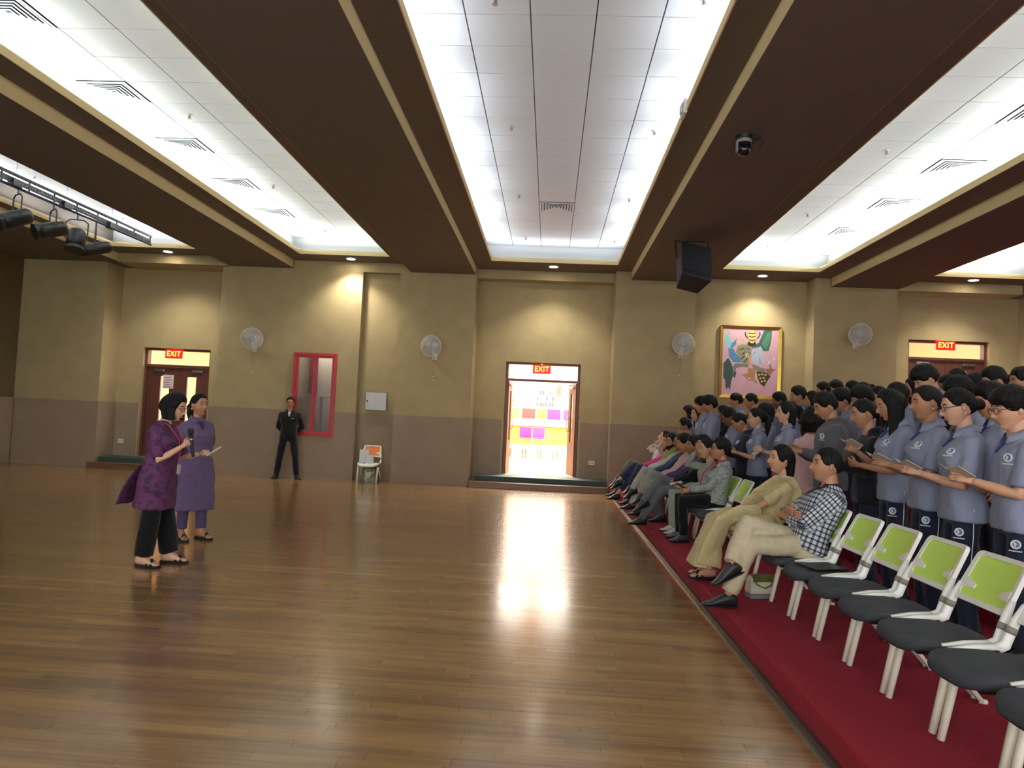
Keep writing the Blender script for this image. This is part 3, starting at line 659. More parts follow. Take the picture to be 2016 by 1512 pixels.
paint([(760, 1150), (820, 1200), (800, 1270), (780, 1260), (800, 1205), (750, 1165)], (190, 176, 174), 'ribbon')
paint([(820, 1000), (950, 1000), (1030, 1070), (960, 1180), (940, 1230), (880, 1190), (840, 1100)], (54, 44, 30), 'butterfly_wing')
for ex, ey in ((860, 1050), (905, 1040), (955, 1050), (880, 1100), (930, 1095), (900, 1150), (945, 1140)): paint(ell(ex, ey, 19, 16, 8), (196, 172, 84), 'wing_spot')
paint([(740, 880), (840, 920), (950, 960), (950, 1020), (860, 1000), (780, 960)], (128, 120, 96), 'snake_arm')
paint([(950, 960), (1040, 950), (1110, 970), (1080, 990), (1050, 1000), (1040, 1050), (990, 1040)], (150, 100, 80), 'hand')
paint([(1020, 960), (1010, 890), (1030, 890), (1045, 950)], (140, 92, 74), 'finger')
paint([(985, 870), (1005, 825), (1025, 870), (1010, 895)], (206, 204, 214), 'tulip'); paint([(1060, 815), (1095, 768), (1105, 800), (1085, 838)], (206, 204, 214), 'tulip')
paint([(1078, 838), (1086, 838), (1090, 930), (1082, 930)], (200, 196, 190), 'stem')

# ---- lighting truss and stage lamps
tr = thing('lighting_truss', 'black ladder truss hanging below the far left ceiling strip', 'truss', (-7.9, 0, 4.44))
ya, yb = 8.5, 13.54
b = MB(); b.tube([(0, ya, 0.17), (0, yb, 0.19)], 0.024, 8); b.build('top_rail', [M_BLACK], tr)
b = MB(); b.tube([(0, ya, -0.01), (0, yb, 0.03)], 0.022, 8); b.build('bottom_rail', [mat('violet_black_pipe', (44, 36, 70), 0.4)], tr)
yy = ya + 0.1; rung = MB(); rung.tube([(0, 0, 0.0), (0, 0, 0.175)], 0.014, 6); rung_me = rung.mesh('rung', [M_BLACK])
while yy <= yb: link_mesh('rung', rung_me, tr, (0, yy, 0.01)); yy += 0.545
b = MB(); yy = ya
while yy < yb - 0.06:
    for zz in (0.055, 0.09): b.box(-0.012, 0.012, yy, yy + 0.024, zz - 0.003, zz + 0.025)
    yy += 0.042
b.box(-0.006, 0.006, ya, yb - 0.05, 0.042, 0.052); b.box(-0.006, 0.006, ya, yb - 0.05, 0.116, 0.126)
b.build('perforated_tray', [M_BLACK], tr)
for yy in (9.95, 11.05, 12.25):
    b = MB(); b.box(-0.05, 0.05, yy - 0.09, yy + 0.09, 0.0, 0.11); b.build('socket_box', [M_BLACK], tr, bevel=0.006)
    b = MB(); b.tube([(0, yy, 0.10), (0.01, yy, 0.30), (0, yy + 0.01, 0.455)], 0.004, 5); b.build('hanger', [M_METAL], tr)
def stage_light(px, py, axis, ln, rad, lab, moving=False):
    p = at_x(px, py, -7.9)
    s = thing('stage_light', lab, 'stage light', (p.x, p.y, p.z), 0, 'stage lights on the truss')
    a = Vector(axis).normalized(); q = Vector((0, 0, 1)).rotation_difference(a).to_matrix().to_4x4()
    b = MB(); L = ln
    b.lathe([(rad * 0.75, -L / 2), (rad * 0.95, -L / 2 + 0.04), (rad, -L * 0.1), (rad, L * 0.25), (rad * 0.9, L / 2)], 18, 0, q); b.build('lamp_body', [M_BLACK], s, smooth=True)
    b = MB(); b.lathe([(rad * 0.92, L / 2), (rad * 1.04, L / 2 + 0.005), (rad * 1.08, L / 2 + 0.06)], 18, 0, q); b.build('colour_frame', [M_BLACK], s)
    side = a.cross(Vector((0, 0, 1))).normalized() * (rad + 0.02)
    b = MB(); h = 4.45 - p.z
    top = h - 0.10
    b.tube([tuple(-side), tuple(-side + Vector((0, 0, top - 0.05))), tuple(-side * 0.6 + Vector((0, 0, top))), tuple(side * 0.6 + Vector((0, 0, top))), tuple(side + Vector((0, 0, top - 0.05))), tuple(side)], 0.011, 6)
    b.build('yoke', [mat('dark_grey_steel', (66, 66, 70), 0.5, 0.5)], s)
    b = MB(); b.tube([(0, 0, top), (0, 0, h - 0.005)], 0.012, 6); b.build('clamp', [MATS['dark_grey_steel']], s)
stage_light(32, 430, (-0.45, -0.75, -0.45), 0.40, 0.12, 'black stage light at the left picture edge below the truss')
stage_light(103, 452, (-0.55, -0.75, -0.35), 0.40, 0.12, 'black stage light second from the left picture edge')
stage_light(150, 470, (0.1, -0.25, -0.95), 0.30, 0.14, 'black moving head stage light pointing down between its neighbours')
stage_light(186, 490, (-0.75, -0.55, -0.30), 0.50, 0.105, 'long narrow black stage light nearest the truss end')

# ---- loudspeaker, ptz camera, wireless device
s = thing('loudspeaker', 'dark loudspeaker hung from the beam right of the middle ceiling strip', 'speaker', (2.12, 11.35, Z_BEAM))
R = Matrix.Translation((0, -0.12, -0.44)) @ Matrix.Rotation(math.radians(-28), 4, 'X') @ Matrix.Rotation(math.radians(14), 4, 'Z') @ Matrix.Rotation(math.radians(4), 4, 'Y')
hw, hh = 0.245, 0.33
b = MB()
prof = [(-hw, -0.16), (hw, -0.16), (hw * 0.72, 0.20), (-hw * 0.72, 0.20)]
b.add([(x, y, z) for z in (-hh, hh) for x, y in prof], [(3, 2, 1, 0), (4, 5, 6, 7), (0, 1, 5, 4), (1, 2, 6, 5), (2, 3, 7, 6), (3, 0, 4, 7)], 0, R)
b.build('cabinet', [mat('dark_grey_cabinet', (38, 38, 42), 0.55)], s, bevel=0.012)
b = MB(); b.box(-hw + 0.012, hw - 0.012, -0.172, -0.161, -hh + 0.09, hh - 0.012, 0, R); b.build('grille', [mat('navy_black_mesh', (24, 27, 36), 0.6, bump=0.4, bscale=400)], s)
b = MB(); b.tube([tuple(R @ Vector((-hw - 0.01, 0, 0.1))), (-hw - 0.01, 0.0, -0.06), (-hw - 0.01, 0.0, -0.012), (hw + 0.01, 0.0, -0.012), (hw + 0.01, 0.0, -0.06), tuple(R @ Vector((hw + 0.01, 0, 0.1)))], 0.012, 6); b.build('bracket', [M_BLACK], s)
p = at_z(1465, 268, Z_BEAM)
s = thing('ptz_camera', 'black dome camera hung from the brown beam with a looped cable', 'camera', (p.x, p.y, Z_BEAM))
b = MB(); b.lathe([(0.075, -0.035), (0.08, 0.0)], 20); b.box(0.04, 0.16, -0.02, 0.02, -0.02, -0.001); b.build('mount_plate', [M_BLACK], s)
b = MB(); b.lathe([(0.07, -0.075), (0.078, -0.07), (0.078, -0.045), (0.07, -0.036)], 22); b.build('grey_collar', [mat('grey_plastic', (140, 140, 140), 0.4)], s, smooth=True)
b = MB(); b.lathe([(0.028, -0.20), (0.052, -0.185), (0.066, -0.15), (0.068, -0.076)], 22); b.build('dome', [mat('glossy_black', (16, 17, 20), 0.12)], s, smooth=True)
b = MB(); b.box(-0.075, -0.06, -0.03, 0.03, -0.17, -0.07); b.build('side_cheek', [MATS['grey_plastic']], s, bevel=0.01)
b = MB(); b.tube([(0.07, 0, -0.05), (0.11, -0.01, -0.09), (0.16, 0, -0.11), (0.185, 0.01, -0.07), (0.18, 0.0, -0.03), (0.15, 0, -0.01)], 0.006, 6); b.build('cable', [M_BLACK], s, smooth=True)
s = thing('wireless_unit', 'small white wireless unit on the lip of the middle ceiling strip', 'device', (1.20, 7.07, Z_UP))
b = MB(); b.box(-0.02, 0.02, -0.10, 0.10, -0.03, 0.12); b.build('casing', [M_WHITEP], s, bevel=0.015)
b = MB(); b.box(-0.035, -0.021, -0.05, 0.05, 0.0, 0.09); b.build('cover', [M_WHITEP], s, bevel=0.008)

# ================================================================== bright hall next door
fy0, fy1, fz = 15.49, 29.0, 0.22
b = MB(); b.box(-12, 12, fy0, fy1, fz - 0.1, fz); struct(b, 'floor_foyer', [M_FOYFLOOR])
b = MB(); b.box(-12, 12, fy1, fy1 + 0.1, fz, 5.3); struct(b, 'wall_foyer_back', [M_FOYER])
b = MB(); b.box(-12.1, -12, fy0, fy1, fz, 5.3); struct(b, 'wall_foyer_left', [M_FOYER]); b = MB(); b.box(12, 12.1, fy0, fy1, fz, 5.3); struct(b, 'wall_foyer_right', [M_FOYER])
b = MB(); b.box(-12, 12, fy0, fy1, 5.2, 5.3); struct(b, 'ceiling_foyer', [M_CWHITE])
M_HONEY = mat('honey_wood', (222, 160, 72), 0.4, var=0.12, vscale=3, stretch=(0.6, 6, 6))
def fpix(px, py, Y): return at_y(px, py, Y)
pl = fpix(1000, 832, 26.5)
bl = thing('wooden_bleacher', 'honey wood stepped bench with white top across the bright hall', 'bleacher', (0, 26.5, fz))
zt = pl.z - 0.03
for k, (z0, z1) in enumerate(((fz + 0.30, fz + 0.46), (fz + 0.47, fz + 0.66), (fz + 0.67, zt - 0.06))):
    for j in range(4):
        xa = -4 + j * 2.0
        b = MB(); b.box(xa + 0.01, xa + 1.99, -0.02 + 0.01 * k, 0.02 + 0.01 * k, z0 - fz, z1 - fz - 0.015); b.build('front_board', [M_HONEY], bl)
b = MB(); b.box(-4, 4, -0.08, 0.9, zt - 0.055 - fz, zt - fz); b.build('bench_top', [mat('white_laminate', (240, 236, 226), 0.4)], bl)
b = MB(); b.box(-4, 4, 0.03, 0.9, 0, zt - 0.06 - fz); b.build('bench_core', [MATS['white_laminate']], bl)
# boards and pictures on the far wall
def fboard(x0p, y0p, x1p, y1p, rgb, nm, lab, cat, bits):
    a = at_y(x0p, y0p, fy1 - 0.03); c = at_y(x1p, y1p, fy1 - 0.03)
    s = thing(nm, lab, cat, ((a.x + c.x) / 2, fy1 - 0.002, c.z))
    w2, h2 = (c.x - a.x) / 2, a.z - c.z
    b = MB(); b.box(-w2, w2, -0.03, 0, 0, h2); bd = b.build('board', [mat('board_%d_%d_%d' % rgb, rgb, 0.7)], s)
    nx, nz, rgbs = bits
    rg = random.Random(len(lab))
    for i in range(nx):
        for k in range(nz):
            if rg.random() < 0.12: continue
            cx_ = -w2 + (i + 0.5) * 2 * w2 / nx + rg.uniform(-.02, .02); cz_ = (k + 0.5) * h2 / nz
            q = rgbs[rg.randrange(len(rgbs))]
            b = MB(); b.box(cx_ - w2 / nx * 0.66, cx_ + w2 / nx * 0.66, -0.036, -0.0305, cz_ - h2 / nz * 0.34, cz_ + h2 / nz * 0.34); b.build('pinned_photo', [mat('pic_%d_%d_%d' % q, q, 0.7)], bd)
fboard(1001, 764, 1026, 801, (244, 238, 228), 'pinboard', 'white pinboard of small photos on the far wall of the bright hall', 'pinboard', (4, 5, [(150, 100, 90), (120, 110, 120), (170, 130, 110)]))
fboard(1056, 767, 1090, 803, (150, 164, 196), 'poster_board', 'blue poster board with rows of pictures on the far wall of the bright hall', 'poster', (6, 3, [(120, 90, 80), (190, 180, 170), (90, 80, 90)]))
fboard(1012, 752, 1023, 760, (226, 190, 160), 'picture_frame', 'small framed picture above the pinboard in the bright hall', 'picture', (1, 1, [(220, 170, 130)]))
fboard(1065, 754, 1075, 763, (236, 226, 206), 'picture_frame', 'small framed picture above the blue poster board in the bright hall', 'picture', (2, 1, [(170, 150, 130)]))
fboard(1096, 757, 1105, 781, (90, 74, 60), 'wall_hanging', 'narrow dark hanging with orange dots on the far wall of the bright hall', 'hanging', (2, 5, [(222, 150, 110), (232, 200, 170)]))
# magenta and orange seats and tables in the hall
def fchair(px, py, Y, rgb, lab, w=0.5, h=0.5):
    p = at_y(px, py, Y); z0 = fz if Y < 26 else zt
    s = thing('hall_chair', lab, 'chair', (p.x, Y, z0), 0)
    mc = mat('seat_%d_%d_%d' % rgb, rgb, 0.6)
    hs = max(0.25, p.z - z0)
    b = MB(); b.box(-w / 2, w / 2, -0.2, 0.2, hs - 0.05, hs); b.build('seat', [mc], s, bevel=0.02)
    b = MB(); b.box(-w / 2, w / 2, 0.16, 0.21, hs, hs + h * 0.7); b.build('backrest', [mc], s, bevel=0.02)
    for lx in (-w / 2 + 0.03, w / 2 - 0.03):
        for ly in (-0.17, 0.17): b = MB(); b.cyl((lx, ly, 0), (lx, ly, hs - 0.05), 0.014, 6); b.build('leg', [mat('pale_leg', (230, 214, 170), 0.5)], s)
fchair(1034, 860, 25.6, (176, 40, 120), 'magenta chair in front of the honey wood bench in the bright hall', 0.42)
fchair(1060, 861, 25.6, (196, 60, 176), 'violet pink chair in front of the honey wood bench in the bright hall', 0.42)
fchair(1090, 829, 26.9, (170, 50, 170), 'purple seat on top of the honey wood bench in the bright hall', 0.5)
fchair(1117, 826, 26.9, (186, 60, 130), 'magenta seat at the right end of the bench in the bright hall', 0.3)
fchair(1040, 829, 26.9, (150, 60, 56), 'dark red seat on the bench below the blank wall in the bright hall', 0.5)
fchair(1066, 829, 26.9, (226, 140, 60), 'orange seat on the bench beside the purple one in the bright hall', 0.36)
fchair(1010, 829, 26.9, (226, 180, 80), 'yellow seat at the left end of the bench in the bright hall', 0.5)
for k, (px, lab) in enumerate(((1003, 'leftmost'), (1033, 'second'), (1063, 'third'), (1095, 'rightmost'))):
    p = at_y(px, 885, 22.5)
    s = thing('low_bench', 'low white table on the bright hall floor, %s of the row' % lab, 'table', (p.x + 0.22, 22.5, fz), 0, 'low tables in the bright hall')
    b = MB(); b.box(-0.23, 0.23, -0.2, 0.2, 0.27, 0.31); b.build('table_top', [MATS['white_laminate']], s, bevel=0.01)
    for lx in (-0.19, 0.19):
        for ly in (-0.16, 0.16): b = MB(); b.cyl((lx, ly, 0), (lx, ly, 0.27), 0.016, 6); b.build('leg', [mat('brown_leg', (150, 100, 80), 0.5)], s)

# ================================================================== chairs
M_CHW = mat('white_chair_plastic', (250, 250, 242), 0.4); M_CHLEG = mat('cream_chair_leg', (244, 238, 218), 0.45)
M_LIME = mat('lime_back_panel', (212, 244, 112), 0.55, bump=0.15, bscale=300); M_SEAT = mat('charcoal_seat_fabric', (52, 54, 60), 0.8, var=0.08, vscale=20, bump=0.2, bscale=500)
M_BAND = mat('olive_grey_band', (140, 138, 122), 0.5); M_ORANGE = mat('orange_back_panel', (240, 140, 62), 0.55)
CH = {}
def _chair_meshes():
    # local: front = +x, width along y, z up, origin on floor below the seat
    def slab(outline, z0, z1, M=None, mi=0, mb=None):
        mb = mb or MB(); n = len(outline)
        mb.add([(x, y, z0) for x, y in outline] + [(x, y, z1) for x, y in outline], [tuple(range(n - 1, -1, -1)), tuple(range(n, 2 * n))] + [(i, (i + 1) % n, n + (i + 1) % n, n + i) for i in range(n)], mi, M)
        return mb
    # cushion: rounded outline rings, domed
    rings = []
    def outline(sc, dz):
        r = []
        for k in range(28):
            a = 2 * math.pi * k / 28; c, s = math.cos(a), math.sin(a)
            e = 0.55
            x = math.copysign(abs(c) ** e, c) * 0.205 * sc + 0.02; y = math.copysign(abs(s) ** e, s) * (0.205 - 0.02 * (c < -0.3)) * sc
            z = dz - (0.025 * max(0, (x - 0.12) / 0.1) ** 2 if x > 0.12 else 0) - 0.012 * (1 - (y / 0.2) ** 2) * (1 if -0.1 < x < 0.12 else 0)
            r.append((x, y, z))
        return r
    for sc, dz in ((0.90, 0.335), (0.985, 0.34), (1.0, 0.355), (0.985, 0.375), (0.90, 0.385), (0.5, 0.386), (0.1, 0.386)): rings.append(outline(sc, dz))
    CH['seat'] = MB().rings(rings).mesh('seat', [M_SEAT], True)
    # back: plane from (x=-.17,z=.50) to (-.295,z=.72)
    th = math.atan2(0.12, 0.24)
    B = Matrix.Translation((-0.175, 0, 0.50)) @ Matrix.Rotation(-th, 4, 'Y')
    hw, hb = 0.195, 0.255
    def rr(w0, w1, z0, z1, rad, n=5):
        o = []
        for (cx, cz, a0) in ((w1 - rad, z1 - rad, 0), (-(w1 - rad), z1 - rad, 90), (-(w0 - rad), z0 + rad, 180), (w0 - rad, z0 + rad, 270)):
            for k in range(n + 1):
                a = math.radians(a0 + 90 * k / n); o.append((cx + rad * math.cos(a), cz + rad * math.sin(a)))
        return o
    out = rr(hw, hw * 0.93, 0, hb, 0.035); inn = rr(hw - 0.027, hw * 0.93 - 0.025, 0.026, hb - 0.022, 0.022)
    n = len(out)
    bend = lambda y: -0.018 * (1 - (y / 0.2) ** 2)
    fr = MB(); v = []
    for off in (0.011, -0.011):
        v += [(off + bend(y), y, z) for y, z in out] + [(off + bend(y), y, z) for y, z in inn]
    f = []
    for i in range(n):
        j = (i + 1) % n
        f += [(i, j, n + j, n + i), (2 * n + j, 2 * n + i, 3 * n + i, 3 * n + j), (j, i, 2 * n + i, 2 * n + j), (n + i, n + j, 3 * n + j, 3 * n + i)]
    fr.add(v, f, 0, B)
    # white tongues that cut into the panel on both sides
    for s in (-1, 1):
        y0, y1 = s * (hw - 0.03), s * (hw - 0.10)
        pts = [(y0, 0.062), (y1, 0.070), (y1 * 0.97, 0.084), (y1, 0.092), (y0, 0.115)]
        if s < 0: pts = pts[::-1]
        m2 = len(pts)
        fr.add([(0.013 + bend(y), y, z) for y, z in pts] + [(-0.013 + bend(y), y, z) for y, z in pts], [tuple(range(m2)), tuple(range(2 * m2 - 1, m2 - 1, -1))] + [(i, m2 + i, m2 + (i + 1) % m2, (i + 1) % m2) for i in range(m2)], 0, B)
    CH['back_frame'] = fr.mesh('back_frame', [M_CHW])
    for nm, mt in (('lime', M_LIME), ('orange', M_ORANGE)):
        pn = MB(); cols = 9; vv = []; ff = []
        zs_ = [0.018, hb - 0.018]
        ys = [-(hw - 0.02) + k * 2 * (hw - 0.02) / (cols - 1) for k in range(cols)]
        for off in (0.006, -0.006):
            for z in zs_: vv += [(off + bend(y), y * (1 if z < 0.1 else 0.93), z) for y in ys]
        for k in range(cols - 1):
            ff += [(k, k + 1, cols + k + 1, cols + k), (2 * cols + k + 1, 2 * cols + k, 3 * cols + k, 3 * cols + k + 1)]
        pn.add(vv, ff, 0, B); CH['panel_' + nm] = pn.mesh('back_panel', [mt])
    for s, k in ((-1, 'L'), (1, 'R')):
        y = s * 0.204
        p = MB(); p.tube([(-0.11, y, 0.385), (-0.14, y, 0.40), (-0.178, y * 0.965, 0.505), (-0.21, y * 0.93, 0.57)], [(0.017, 0.024), (0.017, 0.025), (0.016, 0.021), (0.012, 0.015)], 8); CH['post' + k] = p.mesh('post', [M_CHW], True)
        p = MB(); p.tube([(-0.158, y * 0.99, 0.45), (-0.168, y * 0.98, 0.478)], [(0.0185, 0.0255), (0.0185, 0.0245)], 8); CH['band' + k] = p.mesh('joint_band', [M_BAND], True)
        p = MB(); p.tube([(0.09, y, 0.372), (0.0, y, 0.385), (-0.13, y, 0.392)], [(0.012, 0.006), (0.015, 0.012), (0.017, 0.016)], 8); CH['rail' + k] = p.mesh('side_rail', [M_CHW], True)
        yl = s * 0.196
        p = MB(); p.tube([(0.045, yl, 0.345), (0.12, yl, 0.0)], [(0.022, 0.018), (0.018, 0.015)], 8); CH['fleg' + k] = p.mesh('leg', [M_CHLEG], True)
        p = MB(); p.tube([(-0.02, yl * 0.9, 0.345), (-0.18, yl * 0.95, 0.16), (-0.315, yl, 0.006)], [(0.018, 0.016), (0.016, 0.014), (0.014, 0.013)], 8); p.tube([(-0.30, yl, 0.012), (-0.335, yl, 0.006)], 0.0125, 8); CH['rleg' + k] = p.mesh('leg', [M_CHLEG], True)
        p = MB(); p.tube([(0.055, yl, 0.318), (0.043, yl, 0.348)], [(0.022, 0.019), (0.024, 0.021)], 8); CH['cap' + k] = p.mesh('leg_socket', [M_BLACK], True)
    p = MB(); p.box(-0.15, 0.17, -0.17, 0.17, 0.318, 0.338); CH['pan'] = p.mesh('seat_pan', [M_BLACK])
_chair_meshes()
def chair(x, y, z, rot, label, panel='lime', group='white framed lime backed chairs in the front row', seat=None):
    s = thing('chair', label, 'chair', (x, y, z), rot, group)
    sm = CH['seat']
    if seat is not None: sm = CH['seat'].copy(); sm.materials.clear(); sm.materials.append(seat)
    link_mesh('seat', sm, s); link_mesh('seat_pan', CH['pan'], s); bf = link_mesh('back_frame', CH['back_frame'], s); link_mesh('back_panel', CH['panel_' + panel], bf)
    for k in 'LR':
        p = link_mesh('post', CH['post' + k], s); link_mesh('joint_band', CH['band' + k], p); link_mesh('side_rail', CH['rail' + k], s)
        l = link_mesh('leg', CH['fleg' + k], s); link_mesh('leg_socket', CH['cap' + k], l); link_mesh('leg', CH['rleg' + k], s)
    return s
CHX = 1.80
for yc, lab in ((4.785, 'empty white and lime chair with a black folder on its seat'), (4.33, 'empty white and lime chair, second after the man in checks'), (3.875, 'empty white and lime chair, third after the man in checks'),
                (3.42, 'empty white and lime chair, fourth after the man in checks'), (2.96, 'empty white and lime chair cut by the right picture edge, its seat in view'), (2.51, 'nearest chair, only its front corner showing at the bottom right'),
                (7.61, 'empty lime backed chair between the woman in beige and the short haired woman')):
    chair(CHX, yc, 0.15, math.pi, lab)
t = MB(); t.box(-0.15, 0.10, -0.10, 0.11, 0, 0.010); fo = t.build('folder', [M_BLACK], bevel=0.003); fo.location = (CHX + 0.02, 4.80, 0.15 + 0.388); fo.rotation_euler = (0, 0, 0.3)
tag(fo, 'thin black folder lying on the seat beside the man in checks', 'folder')
# orange chair in the niche with bags
oc = chair(-3.58, 14.40, 0.0, -math.pi / 2, 'white chair with orange back holding paper bags in the wall niche', 'orange', None, M_CHW)
M_PAPER = mat('white_paper_bag', (224, 228, 228), 0.6, bump=0.2, bscale=12)
def paper_bag(x, y, z, w, d, h, rot, lab):
    s = thing('paper_bag', lab, 'bag', (x, y, z), rot)
    b = MB(); n = 6
    rs = []
    for k in range(n):
        t_ = k / (n - 1); dd = d * (1 - 0.45 * t_) / 2; ww = w / 2
        rs.append([(-ww, -dd, h * t_), (0, -dd * 1.05, h * t_), (ww, -dd, h * t_), (ww, 0, h * t_), (ww, dd, h * t_), (0, dd, h * t_), (-ww, dd, h * t_), (-ww, 0, h * t_ )])
    b.rings(rs); b.build('bag_body', [M_PAPER], s)
    b = MB(); b.tube([(-0.04, -0.01, h), (-0.03, -0.02, h + 0.02), (0.03, -0.02, h + 0.02), (0.04, -0.01, h)], 0.003, 5); b.build('handle', [M_WHITEP], s)
paper_bag(-3.68, 14.42, 0.388, 0.19, 0.10, 0.26, 0.1, 'taller white paper bag on the orange backed chair')
paper_bag(-3.555, 14.36, 0.388, 0.15, 0.09, 0.17, -0.1, 'shorter white paper bag on the orange backed chair')
s = thing('foil_bag', 'crumpled silver plastic bag standing under the orange backed chair', 'bag', (-3.57, 14.46, 0.0))
b = MB(); rs = []; rg = random.Random(5)
for k, (sc, z) in enumerate(((1.0, 0.0), (0.98, 0.05), (0.85, 0.13), (0.78, 0.20), (0.80, 0.27), (0.60, 0.30))):
    rs.append([((0.15 * sc + rg.uniform(-.015, .015)) * math.copysign(abs(math.cos(a)) ** .6, math.cos(a)), (0.10 * sc + rg.uniform(-.012, .012)) * math.copysign(abs(math.sin(a)) ** .6, math.sin(a)), z + (rg.uniform(-.01, .01) if k else 0)) for a in [2 * math.pi * q / 18 for q in range(18)]])
b.rings(rs); b.build('bag_body', [mat('silver_film', (150, 140, 124), 0.3, 0.4, bump=0.6, bscale=18)], s)
b = MB(); b.tube([(-0.06, 0, 0.29), (0, 0.01, 0.315), (0.06, 0, 0.29)], 0.012, 6); b.build('gathered_neck', [MATS['silver_film']], s)

# ================================================================== people
from mathutils import noise as mnoise
TASKS = []          # (object, modifiers, callback) evaluated together in one pass
def smooth01(t): t = max(0.0, min(1.0, t)); return t * t * (3 - 2 * t)
def G(d, s): return math.exp(-(d / s) ** 2)

def head_point(lat, lon, face=True):
    cl = math.cos(lat); ux, uy, uz = cl * math.cos(lon), cl * math.sin(lon), math.sin(lat)
    x = (0.094 * abs(ux) ** 0.86 if ux > 0 else -0.100 * abs(ux)); y = 0.077 * math.copysign(abs(uy) ** 0.95, uy); z = 0.117 * uz
    t = max(0.0, -z / 0.117)
    y *= 1 - 0.34 * t ** 1.6
    if x < 0: x *= 1 - 0.62 * smooth01((-z - 0.02) / 0.085)
    z += 0.032 * smooth01((0.025 - x) / 0.09) * smooth01((-z - 0.03) / 0.08)
    y *= 1 - 0.10 * smooth01((z - 0.05) / 0.07) * (1 if x > 0 else 0.3)
    if face and x > 0.0:
        f = smooth01(x / 0.05)
        nz = 0.0
        if z < 0.022: nz = smooth01((0.022 - z) / 0.048) if z > -0.026 else smooth01((z + 0.046) / 0.020)
        x += f * 0.025 * nz * G(y, 0.0085 + 0.006 * smooth01((0.0 - z) / 0.03))
        x += f * (-0.010 * (G(y - 0.031, 0.017) + G(y + 0.031, 0.017)) * G(z - 0.010, 0.014))
        x += f * (0.004 * G(z - 0.034, 0.012) * G(y, 0.05) + 0.004 * (G(y - 0.042, 0.02) + G(y + 0.042, 0.02)) * G(z + 0.022, 0.02))
        x += f * (0.008 * G(z + 0.058, 0.012) * G(y, 0.024) - 0.004 * G(z + 0.0575, 0.0028) * G(y, 0.022) - 0.004 * G(z + 0.078, 0.008) * G(y, 0.03))
        x += f * 0.017 * G(z + 0.098, 0.020) * G(y, 0.030)
    return x, y, z
HEADS = {}
def head_data(lats, lons):
    if (lats, lons) in HEADS: return HEADS[(lats, lons)]
    rings = []
    for i in range(1, lats):
        lat = -math.pi / 2 + math.pi * i / lats
        rings.append([head_point(lat, math.pi * math.copysign(abs(q) ** 1.5, q)) for q in [(-1 + 2 * k / lons) for k in range(lons)]])
    HEADS[(lats, lons)] = rings
    return rings
def front_x(rings, y, z):
    best, bx = 9, 0
    for r in rings:
        for p in r:
            if p[0] > 0:
                d = (p[1] - y) ** 2 + (p[2] - z) ** 2
                if d < best: best, bx = d, p[0]
    return bx
def add_head(mb, M, detail, eyes='open', smile=0.0, size=1.0):
    la, lo = ((44, 52) if detail == 2 else (30, 36) if detail == 1 else (18, 22))
    rings = head_data(la, lo)
    S = M @ Matrix.Scale(size, 4)
    mb.rings(rings, 0, True, True, S)
    for s in (-1, 1):
        mb.ball((-0.010, s * 0.0765, -0.004), (0.018, 0.007, 0.030), 10, 0, S @ Matrix.Translation((0, 0, 0)) )
        mb.ball((-0.008, s * 0.0825, -0.006), (0.011, 0.004, 0.020), 8, 0, S)
    if detail == 0: return
    ck = (la, lo, 'f')
    if ck not in HEADS: HEADS[ck] = [front_x(rings, 0.031, 0.010), front_x(rings, 0.031, 0.033), front_x(rings, 0.0, -0.052), front_x(rings, 0.02, -0.056)]
    ex, bx, lx, lx2 = HEADS[ck]
    for s in (-1, 1):
        if eyes == 'open':
            mb.ball((ex - 0.001, s * 0.031, 0.009), (0.0055, 0.0135, 0.0062), 10, 3, S); mb.ball((ex + 0.003, s * 0.030, 0.0088), (0.0028, 0.0052, 0.0052), 8, 2, S)
            mb.tube([(ex - 0.002, s * 0.015, 0.010), (ex + 0.0055, s * 0.026, 0.0155), (ex + 0.004, s * 0.038, 0.0145), (ex - 0.006, s * 0.047, 0.009)], [0.0012, 0.0022, 0.0022, 0.0012], 6, 2, S)
        else:
            mb.ball((ex, s * 0.031, 0.009), (0.006, 0.0145, 0.0085), 10, 0, S)
            mb.tube([(ex, s * 0.016, 0.006), (ex + 0.0055, s * 0.027, 0.0025), (ex + 0.0045, s * 0.037, 0.0025), (ex - 0.004, s * 0.047, 0.006)], [0.001, 0.0020, 0.0020, 0.001], 6, 2, S)
        mb.tube([(bx + 0.003, s * 0.013, 0.029), (bx + 0.004, s * 0.026, 0.035), (bx, s * 0.040, 0.036), (bx - 0.011, s * 0.053, 0.029)], [0.002, 0.0038, 0.0034, 0.001], 6, 2, S)
    dz = 0.006 * smile
    mb.tube([(lx2 - 0.009, -0.025 - 0.004 * smile, -0.0575 + dz), (lx + 0.0005, -0.009, -0.054), (lx - 0.0005, 0, -0.0555), (lx + 0.0005, 0.009, -0.054), (lx2 - 0.009, 0.025 + 0.004 * smile, -0.0575 + dz)], [0.0015, 0.004, 0.004, 0.004, 0.0015], 6, 1, S)
    mb.tube([(lx2 - 0.009, -0.022, -0.060 + dz), (lx + 0.001, -0.008, -0.064), (lx + 0.001, 0.008, -0.064), (lx2 - 0.009, 0.022, -0.060 + dz)], [0.0015, 0.0048, 0.0048, 0.0015], 6, 1, S)
    if smile > 0.6: mb.tube([(lx2 - 0.007, -0.018, -0.0575 + dz), (lx + 0.002, 0, -0.0585), (lx2 - 0.007, 0.018, -0.0575 + dz)], 0.0024, 6, 3, S)

